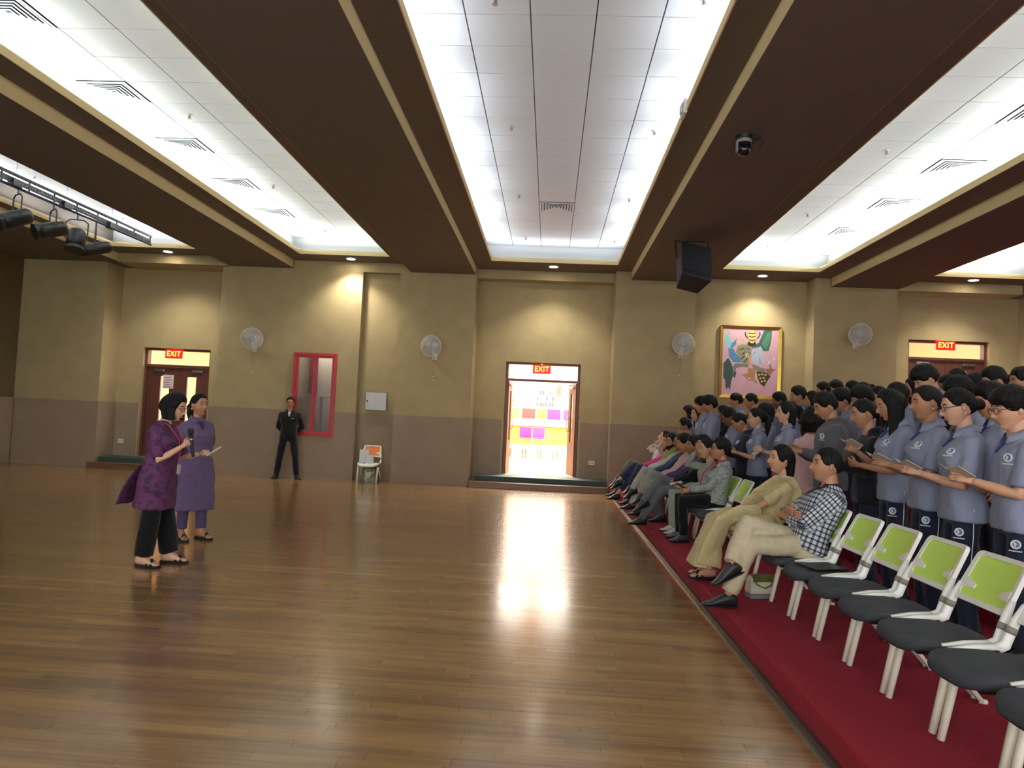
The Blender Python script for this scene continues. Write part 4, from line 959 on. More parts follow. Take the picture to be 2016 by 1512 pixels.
HAIR_STYLES = {   # front hairline, side hairline, back hairline (as z / 0.117), thickness top, side, back
    'short': (0.46, -0.12, -0.58, 0.030, 0.014, 0.016), 'crop': (0.52, -0.10, -0.50, 0.018, 0.009, 0.011), 'fringe': (0.26, -0.15, -0.62, 0.034, 0.020, 0.020),
    'curly': (0.42, 0.0, -0.6, 0.040, 0.026, 0.028), 'long': (0.55, -0.25, -0.9, 0.018, 0.016, 0.022), 'bangs': (0.30, -0.35, -0.9, 0.022, 0.020, 0.022),
    'pony': (0.54, -0.02, -0.58, 0.015, 0.010, 0.014), 'bun': (0.54, -0.02, -0.58, 0.016, 0.011, 0.014), 'bob': (0.50, -0.5, -0.95, 0.024, 0.026, 0.03), 'big': (0.35, -0.6, -0.95, 0.036, 0.036, 0.04)}
def add_hair(mb, M, style, length=0.30, size=1.0, front=True, n=(26, 34), droop=0.0):
    fr, sd, bk, t_top, t_side, t_back = HAIR_STYLES[style]
    S = M @ Matrix.Scale(size, 4); rings = []
    for i in range(1, n[0]):
        lat = -math.pi / 2 + math.pi * i / n[0]; r = []
        for k in range(n[1]):
            lon = -math.pi + 2 * math.pi * k / n[1]
            p = Vector(head_point(lat, lon, False)); a = abs(lon); zn = p.z / 0.117
            line = fr + (sd - fr) * smooth01((a - 0.55) / 0.75) if a < 1.75 else sd + (bk - sd) * smooth01((a - 1.75) / 0.5)
            m = smooth01((zn - line) / 0.22 + 0.15)
            th = t_top * smooth01((zn - 0.1) / 0.7) + (t_side if a < 1.9 else t_back) * (1 - smooth01((zn - 0.1) / 0.7))
            mw = smooth01((zn - line) / (0.34 if (style in ('fringe', 'bangs', 'bob', 'big') and a < 0.9) else 0.75) + 0.05)
            off = -0.014 + 0.018 * m + (th - 0.004) * mw
            nv = Vector((p.x / 0.0094, p.y / 0.0059, p.z / 0.0137)).normalized()
            q = p + nv * off
            if style in ('short', 'fringe', 'curly', 'big') and m > 0.3:
                q += nv * (0.022 if style in ('curly', 'big') else 0.008) * abs(mnoise.noise(Vector(p) * 42 + Vector((size * 31, len(style), 0))))
            r.append(tuple(q))
        rings.append(r)
    mb.rings(rings, 0, True, True, S)
    up = (M.to_3x3().inverted() @ Vector((0, 0, -1))).normalized()     # world down in head frame
    def hang(p0, ln, w0, w1, d0, d1, k=6):
        p0 = Vector(p0); rs = []
        for i in range(k):
            t = i / (k - 1); c = p0 + up * (ln * t) + Vector((-0.012 * math.sin(t * 3), 0, 0)) * 1.0
            w = w0 + (w1 - w0) * t; d = d0 + (d1 - d0) * t
            ax = Vector((1, 0, 0)) - up * up.x; ax.normalize(); ay = up.cross(ax)
            rs.append([tuple(c + ax * (d * math.cos(2 * math.pi * q / 14)) + ay * (w * math.sin(2 * math.pi * q / 14))) for q in range(14)])
        mb.rings(rs, 0, True, True, S)
    if style in ('long', 'bangs'):
        hang((-0.050, 0, 0.03), length, 0.088, 0.075, 0.062, 0.026)
        if front:
            for s in (-1, 1): hang((-0.002, s * 0.074, 0.03), length * 0.85, 0.018, 0.022, 0.050, 0.030)
    elif style == 'bob':
        hang((-0.045, 0, 0.03), 0.145, 0.095, 0.088, 0.066, 0.045)
        for s in (-1, 1): hang((0.012, s * 0.078, 0.04), 0.145, 0.020, 0.024, 0.048, 0.040)
    elif style == 'big':
        hang((-0.045, 0, 0.0), 0.12, 0.10, 0.10, 0.075, 0.055)
    elif style == 'pony':
        mb.ball((-0.108, 0, 0.020), 0.026, 10, 0, S)
        p0 = Vector((-0.112, 0, 0.03)); mb.tube([tuple(p0), tuple(p0 + Vector((-0.035, 0, 0)) + up * 0.05), tuple(p0 + Vector((-0.03, 0, 0)) + up * (0.12)), tuple(p0 + up * length)], [0.022, 0.036, 0.038, 0.014], 12, 0, S)
    elif style == 'bun':
        mb.ball((-0.120, 0, 0.0), (0.036, 0.042, 0.040), 12, 0, S)

def add_hand(mb, W, fdir, thumb, side, curl=0.5, scale=1.0, spread=0.0):
    """W wrist, fdir finger direction, thumb = direction towards the thumb side"""
    f = Vector(fdir).normalized(); t = Vector(thumb); t = (t - f * t.dot(f)).normalized(); n = f.cross(t)
    if side > 0: n = -n        # n points to the back of the hand
    B = Matrix.Translation(W) @ Matrix(((f.x, t.x, n.x, 0), (f.y, t.y, n.y, 0), (f.z, t.z, n.z, 0), (0, 0, 0, 1))) @ Matrix.Scale(scale, 4)
    def sec(x, y0, w, h): return [(x, y0 + w * math.copysign(abs(math.cos(a)) ** 0.7, math.cos(a)), h * math.copysign(abs(math.sin(a)) ** 0.7, math.sin(a))) for a in [2 * math.pi * k / 12 for k in range(12)]]
    mb.rings([sec(-0.02, 0, 0.024, 0.018), sec(0.015, 0.002, 0.029, 0.017), sec(0.05, 0.001, 0.038, 0.015), sec(0.085, 0, 0.040, 0.012)], 0, True, True, B)
    for y, ln, sp in ((0.029, 0.066, 0.10), (0.010, 0.074, 0.03), (-0.010, 0.068, -0.04), (-0.028, 0.052, -0.11)):
        p = Vector((0.078, y, 0.0)); a = curl * 0.45; pts = [tuple(p)]; d = sp + spread * sp * 3
        for k in range(3):
            L = ln * (0.42, 0.33, 0.25)[k]
            p = p + Vector((math.cos(a) * math.cos(d), math.sin(d), -math.sin(a))) * L; pts.append(tuple(p)); a += curl * 0.9
        mb.tube(pts, [0.0095, 0.0088, 0.0078, 0.0060], 7, 0, B)
    p = Vector((0.022, 0.026, -0.004)); d = Vector((0.72, 0.60, -0.32)).normalized()
    mb.tube([tuple(p), tuple(p + d * 0.030), tuple(p + d * 0.030 + Vector((0.92, 0.22, -0.3)).normalized() * 0.028), tuple(p + d * 0.030 + Vector((0.95, 0.1, -0.4)).normalized() * 0.050)], [0.0125, 0.0105, 0.0092, 0.0065], 7, 0, B)

def ik(S, Wt, a, b, pole):
    S, Wt, pole = Vector(S), Vector(Wt), Vector(pole); d = Wt - S; L = d.length
    if L > (a + b) * 0.995: Wt = S + d * ((a + b) * 0.995 / L); d = Wt - S; L = d.length
    if L < abs(a - b) + 0.02: L = abs(a - b) + 0.02
    x = (a * a - b * b + L * L) / (2 * L); h = math.sqrt(max(0.0, a * a - x * x)); u = d.normalized()
    p = (pole - u * pole.dot(u)).normalized()
    return S + u * x + p * h, Wt
def section(z, front, back, w, n=22, e=0.85, x0=0.0):
    r = []
    for k in range(n):
        a = 2 * math.pi * k / n; c, s = math.cos(a), math.sin(a)
        r.append((x0 + (front if c > 0 else back) * math.copysign(abs(c) ** e, c), w * math.copysign(abs(s) ** e, s), z))
    return r
def seclist(prof, g=1.0, s=1.0): return [section(z * s, fr * g * s, bk * g * s, w * g * s, x0=x0 * s) for (z, fr, bk, w, x0) in prof]
def interp_prof(prof, z):
    for i in range(len(prof) - 1):
        a, b = prof[i], prof[i + 1]
        if a[0] <= z <= b[0]:
            t = (z - a[0]) / (b[0] - a[0]); return [a[k] + (b[k] - a[k]) * t for k in range(5)]
    return list(prof[-1] if z > prof[-1][0] else prof[0])

PROF_M = [(-0.13, .114, .130, .176, 0), (-0.05, .116, .128, .172, 0), (0.05, .118, .110, .162, 0), (0.15, .118, .105, .158, 0), (0.26, .122, .112, .170, 0), (0.33, .118, .118, .176, -.005), (0.375, .100, .110, .170, -.012), (0.42, .070, .088, .130, -.018), (0.455, .050, .060, .080, -.02), (0.475, .050, .052, .062, -.018)]
PROF_F = [(-0.13, .116, .140, .184, 0), (-0.05, .115, .130, .172, 0), (0.05, .110, .105, .152, 0), (0.15, .108, .098, .142, 0), (0.22, .128, .102, .150, 0), (0.28, .142, .106, .156, 0), (0.335, .112, .108, .156, -.005), (0.375, .090, .102, .150, -.012), (0.415, .064, .082, .118, -.018), (0.45, .050, .058, .076, -.02), (0.472, .049, .050, .060, -.018)]
SKIN = {'light': (220, 172, 144), 'fair': (208, 158, 126), 'mid': (186, 134, 102), 'tan': (164, 114, 84), 'dark': (124, 84, 62)}
M_HAIR = mat('black_hair', (15, 13, 12), 0.5, var=0.35, vscale=1.0, stretch=(90, 90, 12), bump=0.7, bscale=1.0, spec=0.16)
M_HAIRB = mat('brown_hair', (58, 36, 28), 0.42, var=0.35, vscale=1.0, stretch=(90, 90, 12), bump=0.7, bscale=1.0, spec=0.16)
M_EYEW = mat('eye_white', (186, 178, 170), 0.4)
def skin_mats(k):
    r, g, b = SKIN[k]
    return [mat('skin_' + k, (r, g, b), 0.5, var=0.05, vscale=30, sheen=0.05), mat('lip_' + k, (int(r * .82), int(g * .62), int(b * .64)), 0.45), M_HAIR, M_EYEW]
def cloth(rgb, kind='plain'):
    return mat('cloth_%d_%d_%d_%s' % (rgb + (kind,)), rgb, 0.88, var=0.09 if kind != 'flat' else 0, vscale=240 if kind == 'heather' else 26, bump=0.18, bscale=260, sheen=0.15, spec=0.15)
def check_cloth():
    if 'checked_shirt' in MATS: return MATS['checked_shirt']
    m = bpy.data.materials.new('checked_shirt'); m.use_nodes = True; nt = m.node_tree; b = nt.nodes['Principled BSDF']; b.inputs['Roughness'].default_value = 0.85
    tc = nt.nodes.new('ShaderNodeTexCoord'); sx = nt.nodes.new('ShaderNodeSeparateXYZ'); nt.links.new(tc.outputs['UV'], sx.inputs[0])
    def stripe(out, freq, duty):
        a = nt.nodes.new('ShaderNodeMath'); a.operation = 'MULTIPLY'; a.inputs[1].default_value = freq; nt.links.new(out, a.inputs[0])
        f = nt.nodes.new('ShaderNodeMath'); f.operation = 'FRACT'; nt.links.new(a.outputs[0], f.inputs[0])
        g = nt.nodes.new('ShaderNodeMath'); g.operation = 'LESS_THAN'; g.inputs[1].default_value = duty; nt.links.new(f.outputs[0], g.inputs[0]); return g.outputs[0]
    s1 = stripe(sx.outputs[0], 1.0, 0.42); s2 = stripe(sx.outputs[1], 1.0, 0.36)
    ad = nt.nodes.new('ShaderNodeMath'); ad.operation = 'ADD'; nt.links.new(s1, ad.inputs[0]); nt.links.new(s2, ad.inputs[1])
    dv = nt.nodes.new('ShaderNodeMath'); dv.operation = 'DIVIDE'; dv.inputs[1].default_value = 2; nt.links.new(ad.outputs[0], dv.inputs[0])
    r = nt.nodes.new('ShaderNodeValToRGB'); r.color_ramp.interpolation = 'CONSTANT'
    r.color_ramp.elements[0].color = srgb(214, 214, 212); r.color_ramp.elements[1].position = 0.75; r.color_ramp.elements[1].color = srgb(28, 30, 40)
    k = r.color_ramp.elements.new(0.25); k.color = srgb(104, 112, 134)
    nt.links.new(dv.outputs[0], r.inputs[0]); nt.links.new(r.outputs[0], b.inputs['Base Color'])
    MATS['checked_shirt'] = m; return m
def print_cloth(name, base, spot, scale=38.0, thr=0.56):
    if name in MATS: return MATS[name]
    m = bpy.data.materials.new(name); m.use_nodes = True; nt = m.node_tree; b = nt.nodes['Principled BSDF']; b.inputs['Roughness'].default_value = 0.8
    tc = nt.nodes.new('ShaderNodeTexCoord'); n = nt.nodes.new('ShaderNodeTexNoise'); n.inputs['Scale'].default_value = scale; n.inputs['Detail'].default_value = 3; nt.links.new(tc.outputs['Object'], n.inputs['Vector'])
    r = nt.nodes.new('ShaderNodeValToRGB'); r.color_ramp.elements[0].position = thr - 0.03; r.color_ramp.elements[0].color = srgb(*base); r.color_ramp.elements[1].position = thr + 0.03; r.color_ramp.elements[1].color = srgb(*spot)
    nt.links.new(n.outputs['Fac'], r.inputs[0]); nt.links.new(r.outputs[0], b.inputs['Base Color']); MATS[name] = m; return m

def remesh_task(name, mb, voxel, mats, parent, folds=0.0, smooth_it=4, extra=None, uv=None, seed=0):
    o = bpy.data.objects.new(name, mb.mesh(name, mats)); COL.objects.link(o)
    md = o.modifiers.new('r', 'REMESH'); md.mode = 'VOXEL'; md.voxel_size = voxel; md.use_smooth_shade = True
    ms = o.modifiers.new('s', 'SMOOTH'); ms.factor = 0.5; ms.iterations = smooth_it
    o.parent = parent
    TASKS.append((o, mats, folds, extra, uv, seed))
    return o
def flush_tasks():
    bpy.context.view_layer.update(); dg = bpy.context.evaluated_depsgraph_get()
    for o, mats, folds, extra, uv, seed in TASKS:
        me = bpy.data.meshes.new_from_object(o.evaluated_get(dg))
        old = o.data; o.modifiers.clear()
        n = len(me.vertices)
        if folds:
            co = np.empty(n * 3, np.float32); no = np.empty(n * 3, np.float32)
            me.vertices.foreach_get('co', co); me.vertices.foreach_get('normal', no)
            co = co.reshape(-1, 3); no = no.reshape(-1, 3)
            d = np.array([mnoise.noise(Vector((x * 9 + seed, y * 9 + z * 4, z * 6 - x * 3))) + 0.5 * mnoise.noise(Vector((x * 22 + z * 9, y * 22 + seed, z * 15))) for x, y, z in co.tolist()], np.float32)
            co = co + no * (d * folds)[:, None]; me.vertices.foreach_set('co', co.ravel())
        if extra is not None:
            em = extra.mesh('x', mats, True); bm = bmesh.new(); bm.from_mesh(me)
            for f in bm.faces: f.material_index = 0
            bm.from_mesh(em); bm.to_mesh(me); bm.free(); bpy.data.meshes.remove(em)
        for m in mats[len(me.materials):]: me.materials.append(m)
        me.polygons.foreach_set('use_smooth', [True] * len(me.polygons))
        if uv is not None:
            lay = me.uv_layers.new(name='UVMap'); vs = [v.co for v in me.vertices]
            cache = [uv(c) for c in vs]
            for lp in me.loops: lay.data[lp.index].uv = cache[lp.vertex_index]
        me.name = o.name; o.data = me; bpy.data.meshes.remove(old); me.update()
    TASKS.clear()

def emblem_mesh(mb, P, N, up, r, mi=0):
    """round crest with a line of lettering under it, lying on the cloth at P with normal N"""
    N = Vector(N).normalized(); U = Vector(up); U = (U - N * U.dot(N)).normalized(); R = U.cross(N)
    B = Matrix(((R.x, U.x, N.x, P[0]), (R.y, U.y, N.y, P[1]), (R.z, U.z, N.z, P[2]), (0, 0, 0, 1)))
    n = 18
    mb.rings([[(rr * math.cos(2 * math.pi * k / n), rr * math.sin(2 * math.pi * k / n), z) for k in range(n)] for rr, z in ((r, -0.004), (r, 0.004), (r * 0.94, 0.005))], mi, True, True, B)
    mb.rings([[(r * 0.10 + rr * math.cos(2 * math.pi * k / n), r * 0.05 + rr * math.sin(2 * math.pi * k / n), z) for k in range(n)] for rr, z in ((r * 0.68, 0.0045), (r * 0.66, 0.0056))], mi + 1, True, True, B)
    mb.tube([(-r * 0.35, r * 0.5, 0.006), (r * 0.02, r * 0.05, 0.0065), (-r * 0.1, -r * 0.5, 0.006)], [(r * 0.12, 0.001), (r * 0.24, 0.001), (r * 0.08, 0.001)], 6, mi, B)
    for k in range(7): mb.box(-r * 1.25 + k * r * 0.36, -r * 1.25 + k * r * 0.36 + r * 0.26, -r * 1.55, -r * 1.28, -0.004, 0.0045, mi, B)
M_EMB = [mat('white_embroidery', (226, 230, 236), 0.7), mat('blue_embroidery', (96, 120, 166), 0.7)]

class Person: pass
def make_person(name_label, loc, rotz, h=1.62, sex='f', girth=1.0, skin='mid', lean=0.0, head=(0, 0, 0), hair='short', hair_len=0.30, hair_mat=None, hair_front=True,
                top='polo', top_mat=None, trouser_mat=None, sleeve=0.85, arms=None, legs=None, seat=None, seat_x=-0.07, detail=1, eyes='open', smile=0.0, glasses=None,
                collar=None, emblem=False, leg_emblem=False, hem=-0.13, shoes=(30, 30, 32), sandals=False, trouser_len=1.0, trouser_wide=1.0, skirt=None, hood=False, uv_check=False, neck_fwd=0.0, slits=False, show_legs=True):
    p = Person(); s = h / 1.65; p.s = s
    root = thing('person', name_label, 'person', loc, rotz); p.root = root
    hip = Vector((seat_x, 0, seat + 0.085)) if seat is not None else Vector((0, 0, 0.90 * s))
    T = Matrix.Translation(hip) @ Matrix.Rotation(lean, 4, 'Y'); p.T = T
    prof = PROF_F if sex == 'f' else PROF_M
    vox = {2: 0.0105, 1: 0.0135, 0: 0.018}[detail]
    body = MB(); extra = MB()
    # --- torso core, neck
    body.rings([[tuple(T @ Vector(q)) for q in r] for r in seclist([(z, f * (0.80 if z > 0.3 else 0.66), b * (0.80 if z > 0.3 else 0.66), w * (0.82 if z > 0.3 else 0.70), x0) for z, f, b, w, x0 in prof], girth if girth < 1.1 else 1.05, s)])
    hy, hp, ht = head
    nb = T @ Vector((-0.018 * s, 0, 0.40 * s)); pivot = T @ Vector((-0.004 * s + neck_fwd * 0.5, 0, 0.500 * s))
    HM = Matrix.Translation(pivot) @ Matrix.Rotation(hy, 4, 'Z') @ Matrix.Rotation(hp + lean * 0.4, 4, 'Y') @ Matrix.Rotation(ht, 4, 'X') @ Matrix.Translation((0.012 + neck_fwd, 0, 0.104))
    p.HM = HM; hs = 1.02 if sex == 'm' else 0.99
    nr = 0.054 if sex == 'm' else 0.046
    body.tube([tuple(nb), tuple(pivot), tuple(HM @ Vector((-0.018, 0, -0.03)))], [nr * 1.25, nr, nr * 0.95], 14)
    # --- arms
    sh_w = 0.160 if sex == 'm' else 0.142
    p.wr = {}; sleeves = MB(); p.el = {}
    ua, fa = 0.285 * s, 0.245 * s
    for side, key in ((1, 'l'), (-1, 'r')):
        a = (arms or {}).get(key, {})
        S = T @ Vector((-0.012 * s, side * sh_w * s * (0.90 + 0.10 * girth), 0.372 * s))
        tgt = Vector(a.get('w', (0.02, side * 0.24, 0.78)))
        if a.get('torso'): tgt = T @ tgt
        E, Wr = ik(S, tgt, ua, fa, a.get('pole', (-0.6, side * 0.5, -0.6)))
        p.wr[key] = Wr; p.el[key] = E
        S0 = T @ Vector((-0.012 * s, side * sh_w * s * 0.50, 0.385 * s)); gm = 0.92 if sex == 'f' else 1.06
        gg = gm * (0.85 + 0.15 * girth) * s
        body.tube([tuple(S0), tuple(S), tuple(S.lerp(E, 0.5)), tuple(E), tuple(E.lerp(Wr, 0.35)), tuple(Wr)], [0.040 * gg, 0.046 * gg, 0.043 * gg, 0.036 * gg, 0.036 * gg, 0.024 * gg], 12)
        fd = Vector(a.get('f', Wr - E)); add_hand(extra, Wr + (Wr - E).normalized() * 0.012, fd, a.get('t', (0.2, -side * 1.0, 0.5)), side, a.get('curl', 0.5), 0.94 * s * (1.0 if sex == 'm' else 0.92))
        r = 0.062 * gg
        pts = [S0, S]; rad = [r * 0.72, r * 0.95]
        if sleeve <= 1.0:
            pts += [S.lerp(E, sleeve * 0.5), S.lerp(E, sleeve)]; rad += [r * 0.98, r * 1.0]
        else:
            pts += [S.lerp(E, 0.55), E, E.lerp(Wr, (sleeve - 1) * 0.55), E.lerp(Wr, sleeve - 1)]; rad += [r * 0.95, r * 0.88, r * 0.82, r * 0.64]
        sleeves.tube([tuple(q) for q in pts], rad, 14)
    # --- legs
    hw = 0.082 * s; p.kn = {}; p.an = {}
    trou = MB(); gl = (0.55 + 0.45 * girth) * s
    trou.rings([[tuple(T @ Vector(q)) for q in r] for r in seclist([(-0.15, .080, .10, .140, 0), (-0.08, .098, .112, .154, 0), (0.0, .098, .104, .146, 0), (0.09, .090, .088, .132, 0)], girth, s)])
    for side, key in ((1, 'l'), (-1, 'r')):
        L = (legs or {}).get(key, {})
        Hj = hip + Vector((0, side * hw, -0.02 * s))
        if seat is None: K = Vector(L.get('k', (0.012, side * 0.092 * s, 0.47 * s))); A = Vector(L.get('a', (-0.02, side * 0.10 * s, 0.075)))
        else: K = Vector(L.get('k', (seat_x + 0.43 * s, side * 0.115, seat + 0.075))); A = Vector(L.get('a', (seat_x + 0.40 * s, side * 0.115, 0.08)))
        p.kn[key] = K; p.an[key] = A
        if show_legs:
            body.tube([tuple(Hj), tuple(Hj.lerp(K, 0.5)), tuple(K), tuple(K.lerp(A, 0.35)), tuple(A)], [0.070 * gl, 0.062 * gl, 0.048 * gl, 0.046 * gl, 0.032 * s], 12)
        w = trouser_wide; E2 = K.lerp(A, trouser_len)
        trou.tube([tuple(Hj + Vector((0, 0, 0.02))), tuple(Hj.lerp(K, 0.45)), tuple(K), tuple(K.lerp(E2, 0.5)), tuple(E2)], [0.070 * gl, 0.075 * gl, 0.068 * gl * (0.6 + 0.4 * w), 0.062 * s * w, 0.058 * s * w], 14)
        if show_legs:
            fd = Vector(L.get('fd', (1, side * 0.18, 0))).normalized(); up = Vector(L.get('up', (0, 0, 1))); sd = up.cross(fd).normalized(); up = fd.cross(sd)
            B = Matrix(((fd.x, sd.x, up.x, A.x), (fd.y, sd.y, up.y, A.y), (fd.z, sd.z, up.z, A.z), (0, 0, 0, 1)))
            fl = 0.25 * s * (1.0 if sex == 'm' else 0.93)
            def fsec(x, w_, z0, z1): return [(x, w_ * math.cos(a), (z0 + z1) / 2 + (z1 - z0) / 2 * math.sin(a)) for a in [2 * math.pi * k / 12 for k in range(12)]]
            zb = -0.072
            fo = MB() if not sandals else body
            fo.rings([fsec(-0.065, 0.022, zb + 0.012, 0.0), fsec(-0.05, 0.032, zb + 0.004, 0.03), fsec(0.0, 0.035, zb + 0.002, 0.035), fsec(fl * 0.30, 0.040, zb + 0.002, -0.005), fsec(fl * 0.52, 0.044, zb + 0.002, -0.035), fsec(fl * 0.68, 0.036, zb + 0.003, -0.045), fsec(fl * 0.745, 0.026, zb + 0.006, -0.050)], 0, True, True, B)
            if not sandals:
                so = fo.build('shoe', [mat('shoe_%d_%d_%d' % shoes, shoes, 0.4)], root, smooth=True)
                sl = MB(); sl.rings([fsec(x, w_, zb - 0.006, zb + 0.012) for x, w_ in ((-0.068, 0.020), (-0.05, 0.034), (0, 0.036), (fl * 0.3, 0.041), (fl * 0.52, 0.046), (fl * 0.69, 0.037), (fl * 0.755, 0.027))], 0, True, True, B); sl.build('sole', [M_BLACK], so)
            else:
                sl = MB(); sl.rings([fsec(x, w_, zb - 0.012, zb + 0.010) for x, w_ in ((-0.072, 0.024), (-0.05, 0.040), (0, 0.042), (fl * 0.3, 0.046), (fl * 0.55, 0.052), (fl * 0.72, 0.044), (fl * 0.79, 0.022))], 0, True, True, B)
                so = sl.build('sandal', [mat('black_sandal', (28, 26, 26), 0.6)], root)
                st = MB()
                for xa, xb in ((fl * 0.28, fl * 0.55), (fl * 0.55, fl * 0.28)):
                    st.tube([tuple(B @ Vector(v)) for v in ((xa, -0.046, zb + 0.01), ((xa + xb) / 2, 0, -0.012), (xb, 0.046, zb + 0.01))], [(0.012, 0.004)] * 3, 8)
                st.build('strap', [MATS['black_sandal']], so)
    # --- head, hair
    add_head(extra, HM, detail, eyes, smile, hs)
    bd = remesh_task('body', body, vox * 1.05, skin_mats(skin), root, 0.0, 5, extra)
    hm = hair_mat or M_HAIR
    hb = MB(); add_hair(hb, HM, hair, hair_len, hs, hair_front, (26, 34) if detail else (18, 24))
    remesh_task('hair', hb, {2: 0.0065, 1: 0.008, 0: 0.012}[detail], [hm], root, 0.0035 if hair in ('long', 'bangs', 'bob', 'big', 'curly') else 0.0015, 3 if hair != 'curly' else 1, seed=h * 17)
    # --- clothes
    tb = MB(); pr = [list(q) for q in prof]
    z_hem = hem
    lower = [q for q in pr if q[0] > z_hem]; base = interp_prof(prof, max(z_hem, -0.13)); base[0] = z_hem
    if skirt and seat is None:      # long tunic: hip sections continue down, flaring
        ex = [[z_hem, skirt[0], skirt[1], skirt[2], 0.0], [z_hem * 0.5 - 0.06, (skirt[0] + .115) / 2, (skirt[1] + .13) / 2, (skirt[2] + .172) / 2, 0.0]]
        full = ex + [q for q in pr if q[0] >= -0.13]
    else: full = [base] + lower
    tb.rings([[tuple(T @ Vector(q)) for q in r] for r in seclist(full, girth, s)])
    o2 = len(tb.v); tb.v += sleeves.v; tb.f += [tuple(i + o2 for i in f) for f in sleeves.f]; tb.m += sleeves.m
    if hood:
        tb.tube([tuple(T @ Vector(v)) for v in ((0.02 * s, 0.075 * s, 0.455 * s), (-0.06 * s, 0.085 * s, 0.47 * s), (-0.115 * s, 0.0, 0.46 * s), (-0.06 * s, -0.085 * s, 0.47 * s), (0.02 * s, -0.075 * s, 0.455 * s))], [0.022 * s, 0.030 * s, 0.042 * s, 0.030 * s, 0.022 * s], 10)
    tmat = top_mat or cloth((128, 134, 168), 'heather')
    uvf = None
    if uv_check:
        Ti = T.inverted()
        def uvf(c, Ti=Ti, p=p):
            best = None
            q = Ti @ c
            for key in 'lr':   # cloth of the sleeves follows the arm
                for a_, b_ in ((T @ Vector((-0.012, (1 if key == 'l' else -1) * sh_w, 0.405 * s)), p.el[key]), (p.el[key], p.wr[key])):
                    ab = b_ - a_; t = max(0, min(1, (c - a_).dot(ab) / ab.length_squared)); d = (a_ + ab * t - c).length
                    if d < 0.075 and (best is None or d < best[0]):
                        ax = ab.normalized(); side_v = ax.cross(Vector((0, 0, 1))).normalized(); up_v = side_v.cross(ax); r_ = c - (a_ + ab * t)
                        best = (d, (math.atan2(r_.dot(side_v), r_.dot(up_v)) * 0.06 / 0.030, t * ab.length / 0.034))
            if best and (abs(q.y) > 0.15 or q.x > 0.13): return best[1]
            return (math.atan2(q.y, q.x) * 0.14 / 0.030, q.z / 0.034)
    remesh_task('top' if top not in ('kurta', 'shirt', 'hoodie', 'polo', 'jacket', 'sweater') else {'polo': 'polo_shirt'}.get(top, top), tb, vox * 1.1, [tmat], root, 0.010 if detail else 0.006, 3, None, uvf, seed=h * 31)
    if show_legs or detail: remesh_task('trousers', trou, vox * 1.25, [trouser_mat or cloth((30, 33, 48))], root, 0.007, 3, seed=h * 7)
    # --- collar
    if collar:
        cm, cin = collar
        cb = MB(); rs = []; nA = 22
        for row, (rf, rs_, z) in enumerate(((0.058, 0.064, 0.462), (0.060, 0.066, 0.492), (0.064, 0.070, 0.497), (0.084, 0.096, 0.452), (0.081, 0.092, 0.449))):
            r = []
            for k in range(nA + 1):
                a = math.radians(28 + (360 - 56) * k / nA); edge = max(0, 1 - min(k, nA - k) / 4.0)
                zz = z - (0.020 * edge if row >= 3 else 0.0) - 0.030 * smooth01((math.cos(a) + 0.2)) ; xx = rf * math.cos(a) + (0.012 * edge if row >= 3 else 0)
                r.append(tuple(T @ (Vector((xx - 0.018 + 0.012 * max(0, math.cos(a)), rs_ * math.sin(a), zz)) * s)))
            rs.append(r)
        cb.rings(rs, 0, False, False); co = cb.build('collar', [cm], root, smooth=True)
        pk = MB(); fx = interp_prof(prof, 0.36)
        P0 = T @ (Vector((interp_prof(prof, 0.43)[1] * girth + interp_prof(prof, 0.43)[4] + 0.004, 0, 0.43)) * s); P1 = T @ (Vector((interp_prof(prof, 0.34)[1] * girth + 0.003, 0, 0.34)) * s)
        dv = (P0 - P1); off = (T.to_3x3() @ Vector((1, 0, 0))) * 0.006
        for sg in (-1, 1):
            w0 = T.to_3x3() @ Vector((0, sg * 0.030, 0)); w1 = T.to_3x3() @ Vector((0, sg * 0.004, 0))
            q = [P1 + off, P1 + off + w1, P0 + off + w0, P0 + off]
            vv = [tuple(v) for v in q] + [tuple(v - off * 1.6) for v in q]
            pk.add(vv, [(0, 1, 2, 3), (7, 6, 5, 4), (0, 4, 5, 1), (1, 5, 6, 2), (2, 6, 7, 3), (3, 7, 4, 0)])
        pk.build('placket', [cin], co)
    if emblem:
        zc = 0.315; fb = interp_prof(prof, zc); ang = math.radians(40)
        P = T @ (Vector((fb[1] * girth * math.cos(ang) ** 0.85 + fb[4] + 0.006, fb[3] * girth * math.sin(ang) ** 0.85 + 0.004, zc)) * s)
        N = T.to_3x3() @ Vector((math.cos(ang) * fb[3], math.sin(ang) * fb[1], 0.12 if sex == 'f' else 0.0))
        em = MB(); emblem_mesh(em, P, N, (0, 0, 1), 0.026); em.build('emblem', M_EMB, root)
    if leg_emblem:
        K, Hj = p.kn['l'], hip + Vector((0, hw, -0.02)); C = Hj.lerp(K, 0.42); P = C + Vector((0.055, 0.070, 0)) * gl
        em = MB(); emblem_mesh(em, P + Vector((0.005, 0.006, 0)), (0.62, 0.78, 0.05), (0, 0, 1), 0.026); em.build('trouser_emblem', M_EMB, root)
        st = MB(); st.tube([tuple(Hj + Vector((-0.01, 0.094 * gl, -0.02))), tuple(Hj.lerp(K, 0.5) + Vector((-0.015, 0.086 * gl, 0))), tuple(K + Vector((-0.01, 0.074 * gl, 0)))], 0.003, 5); st.build('piping', [M_EMB[0]], root)
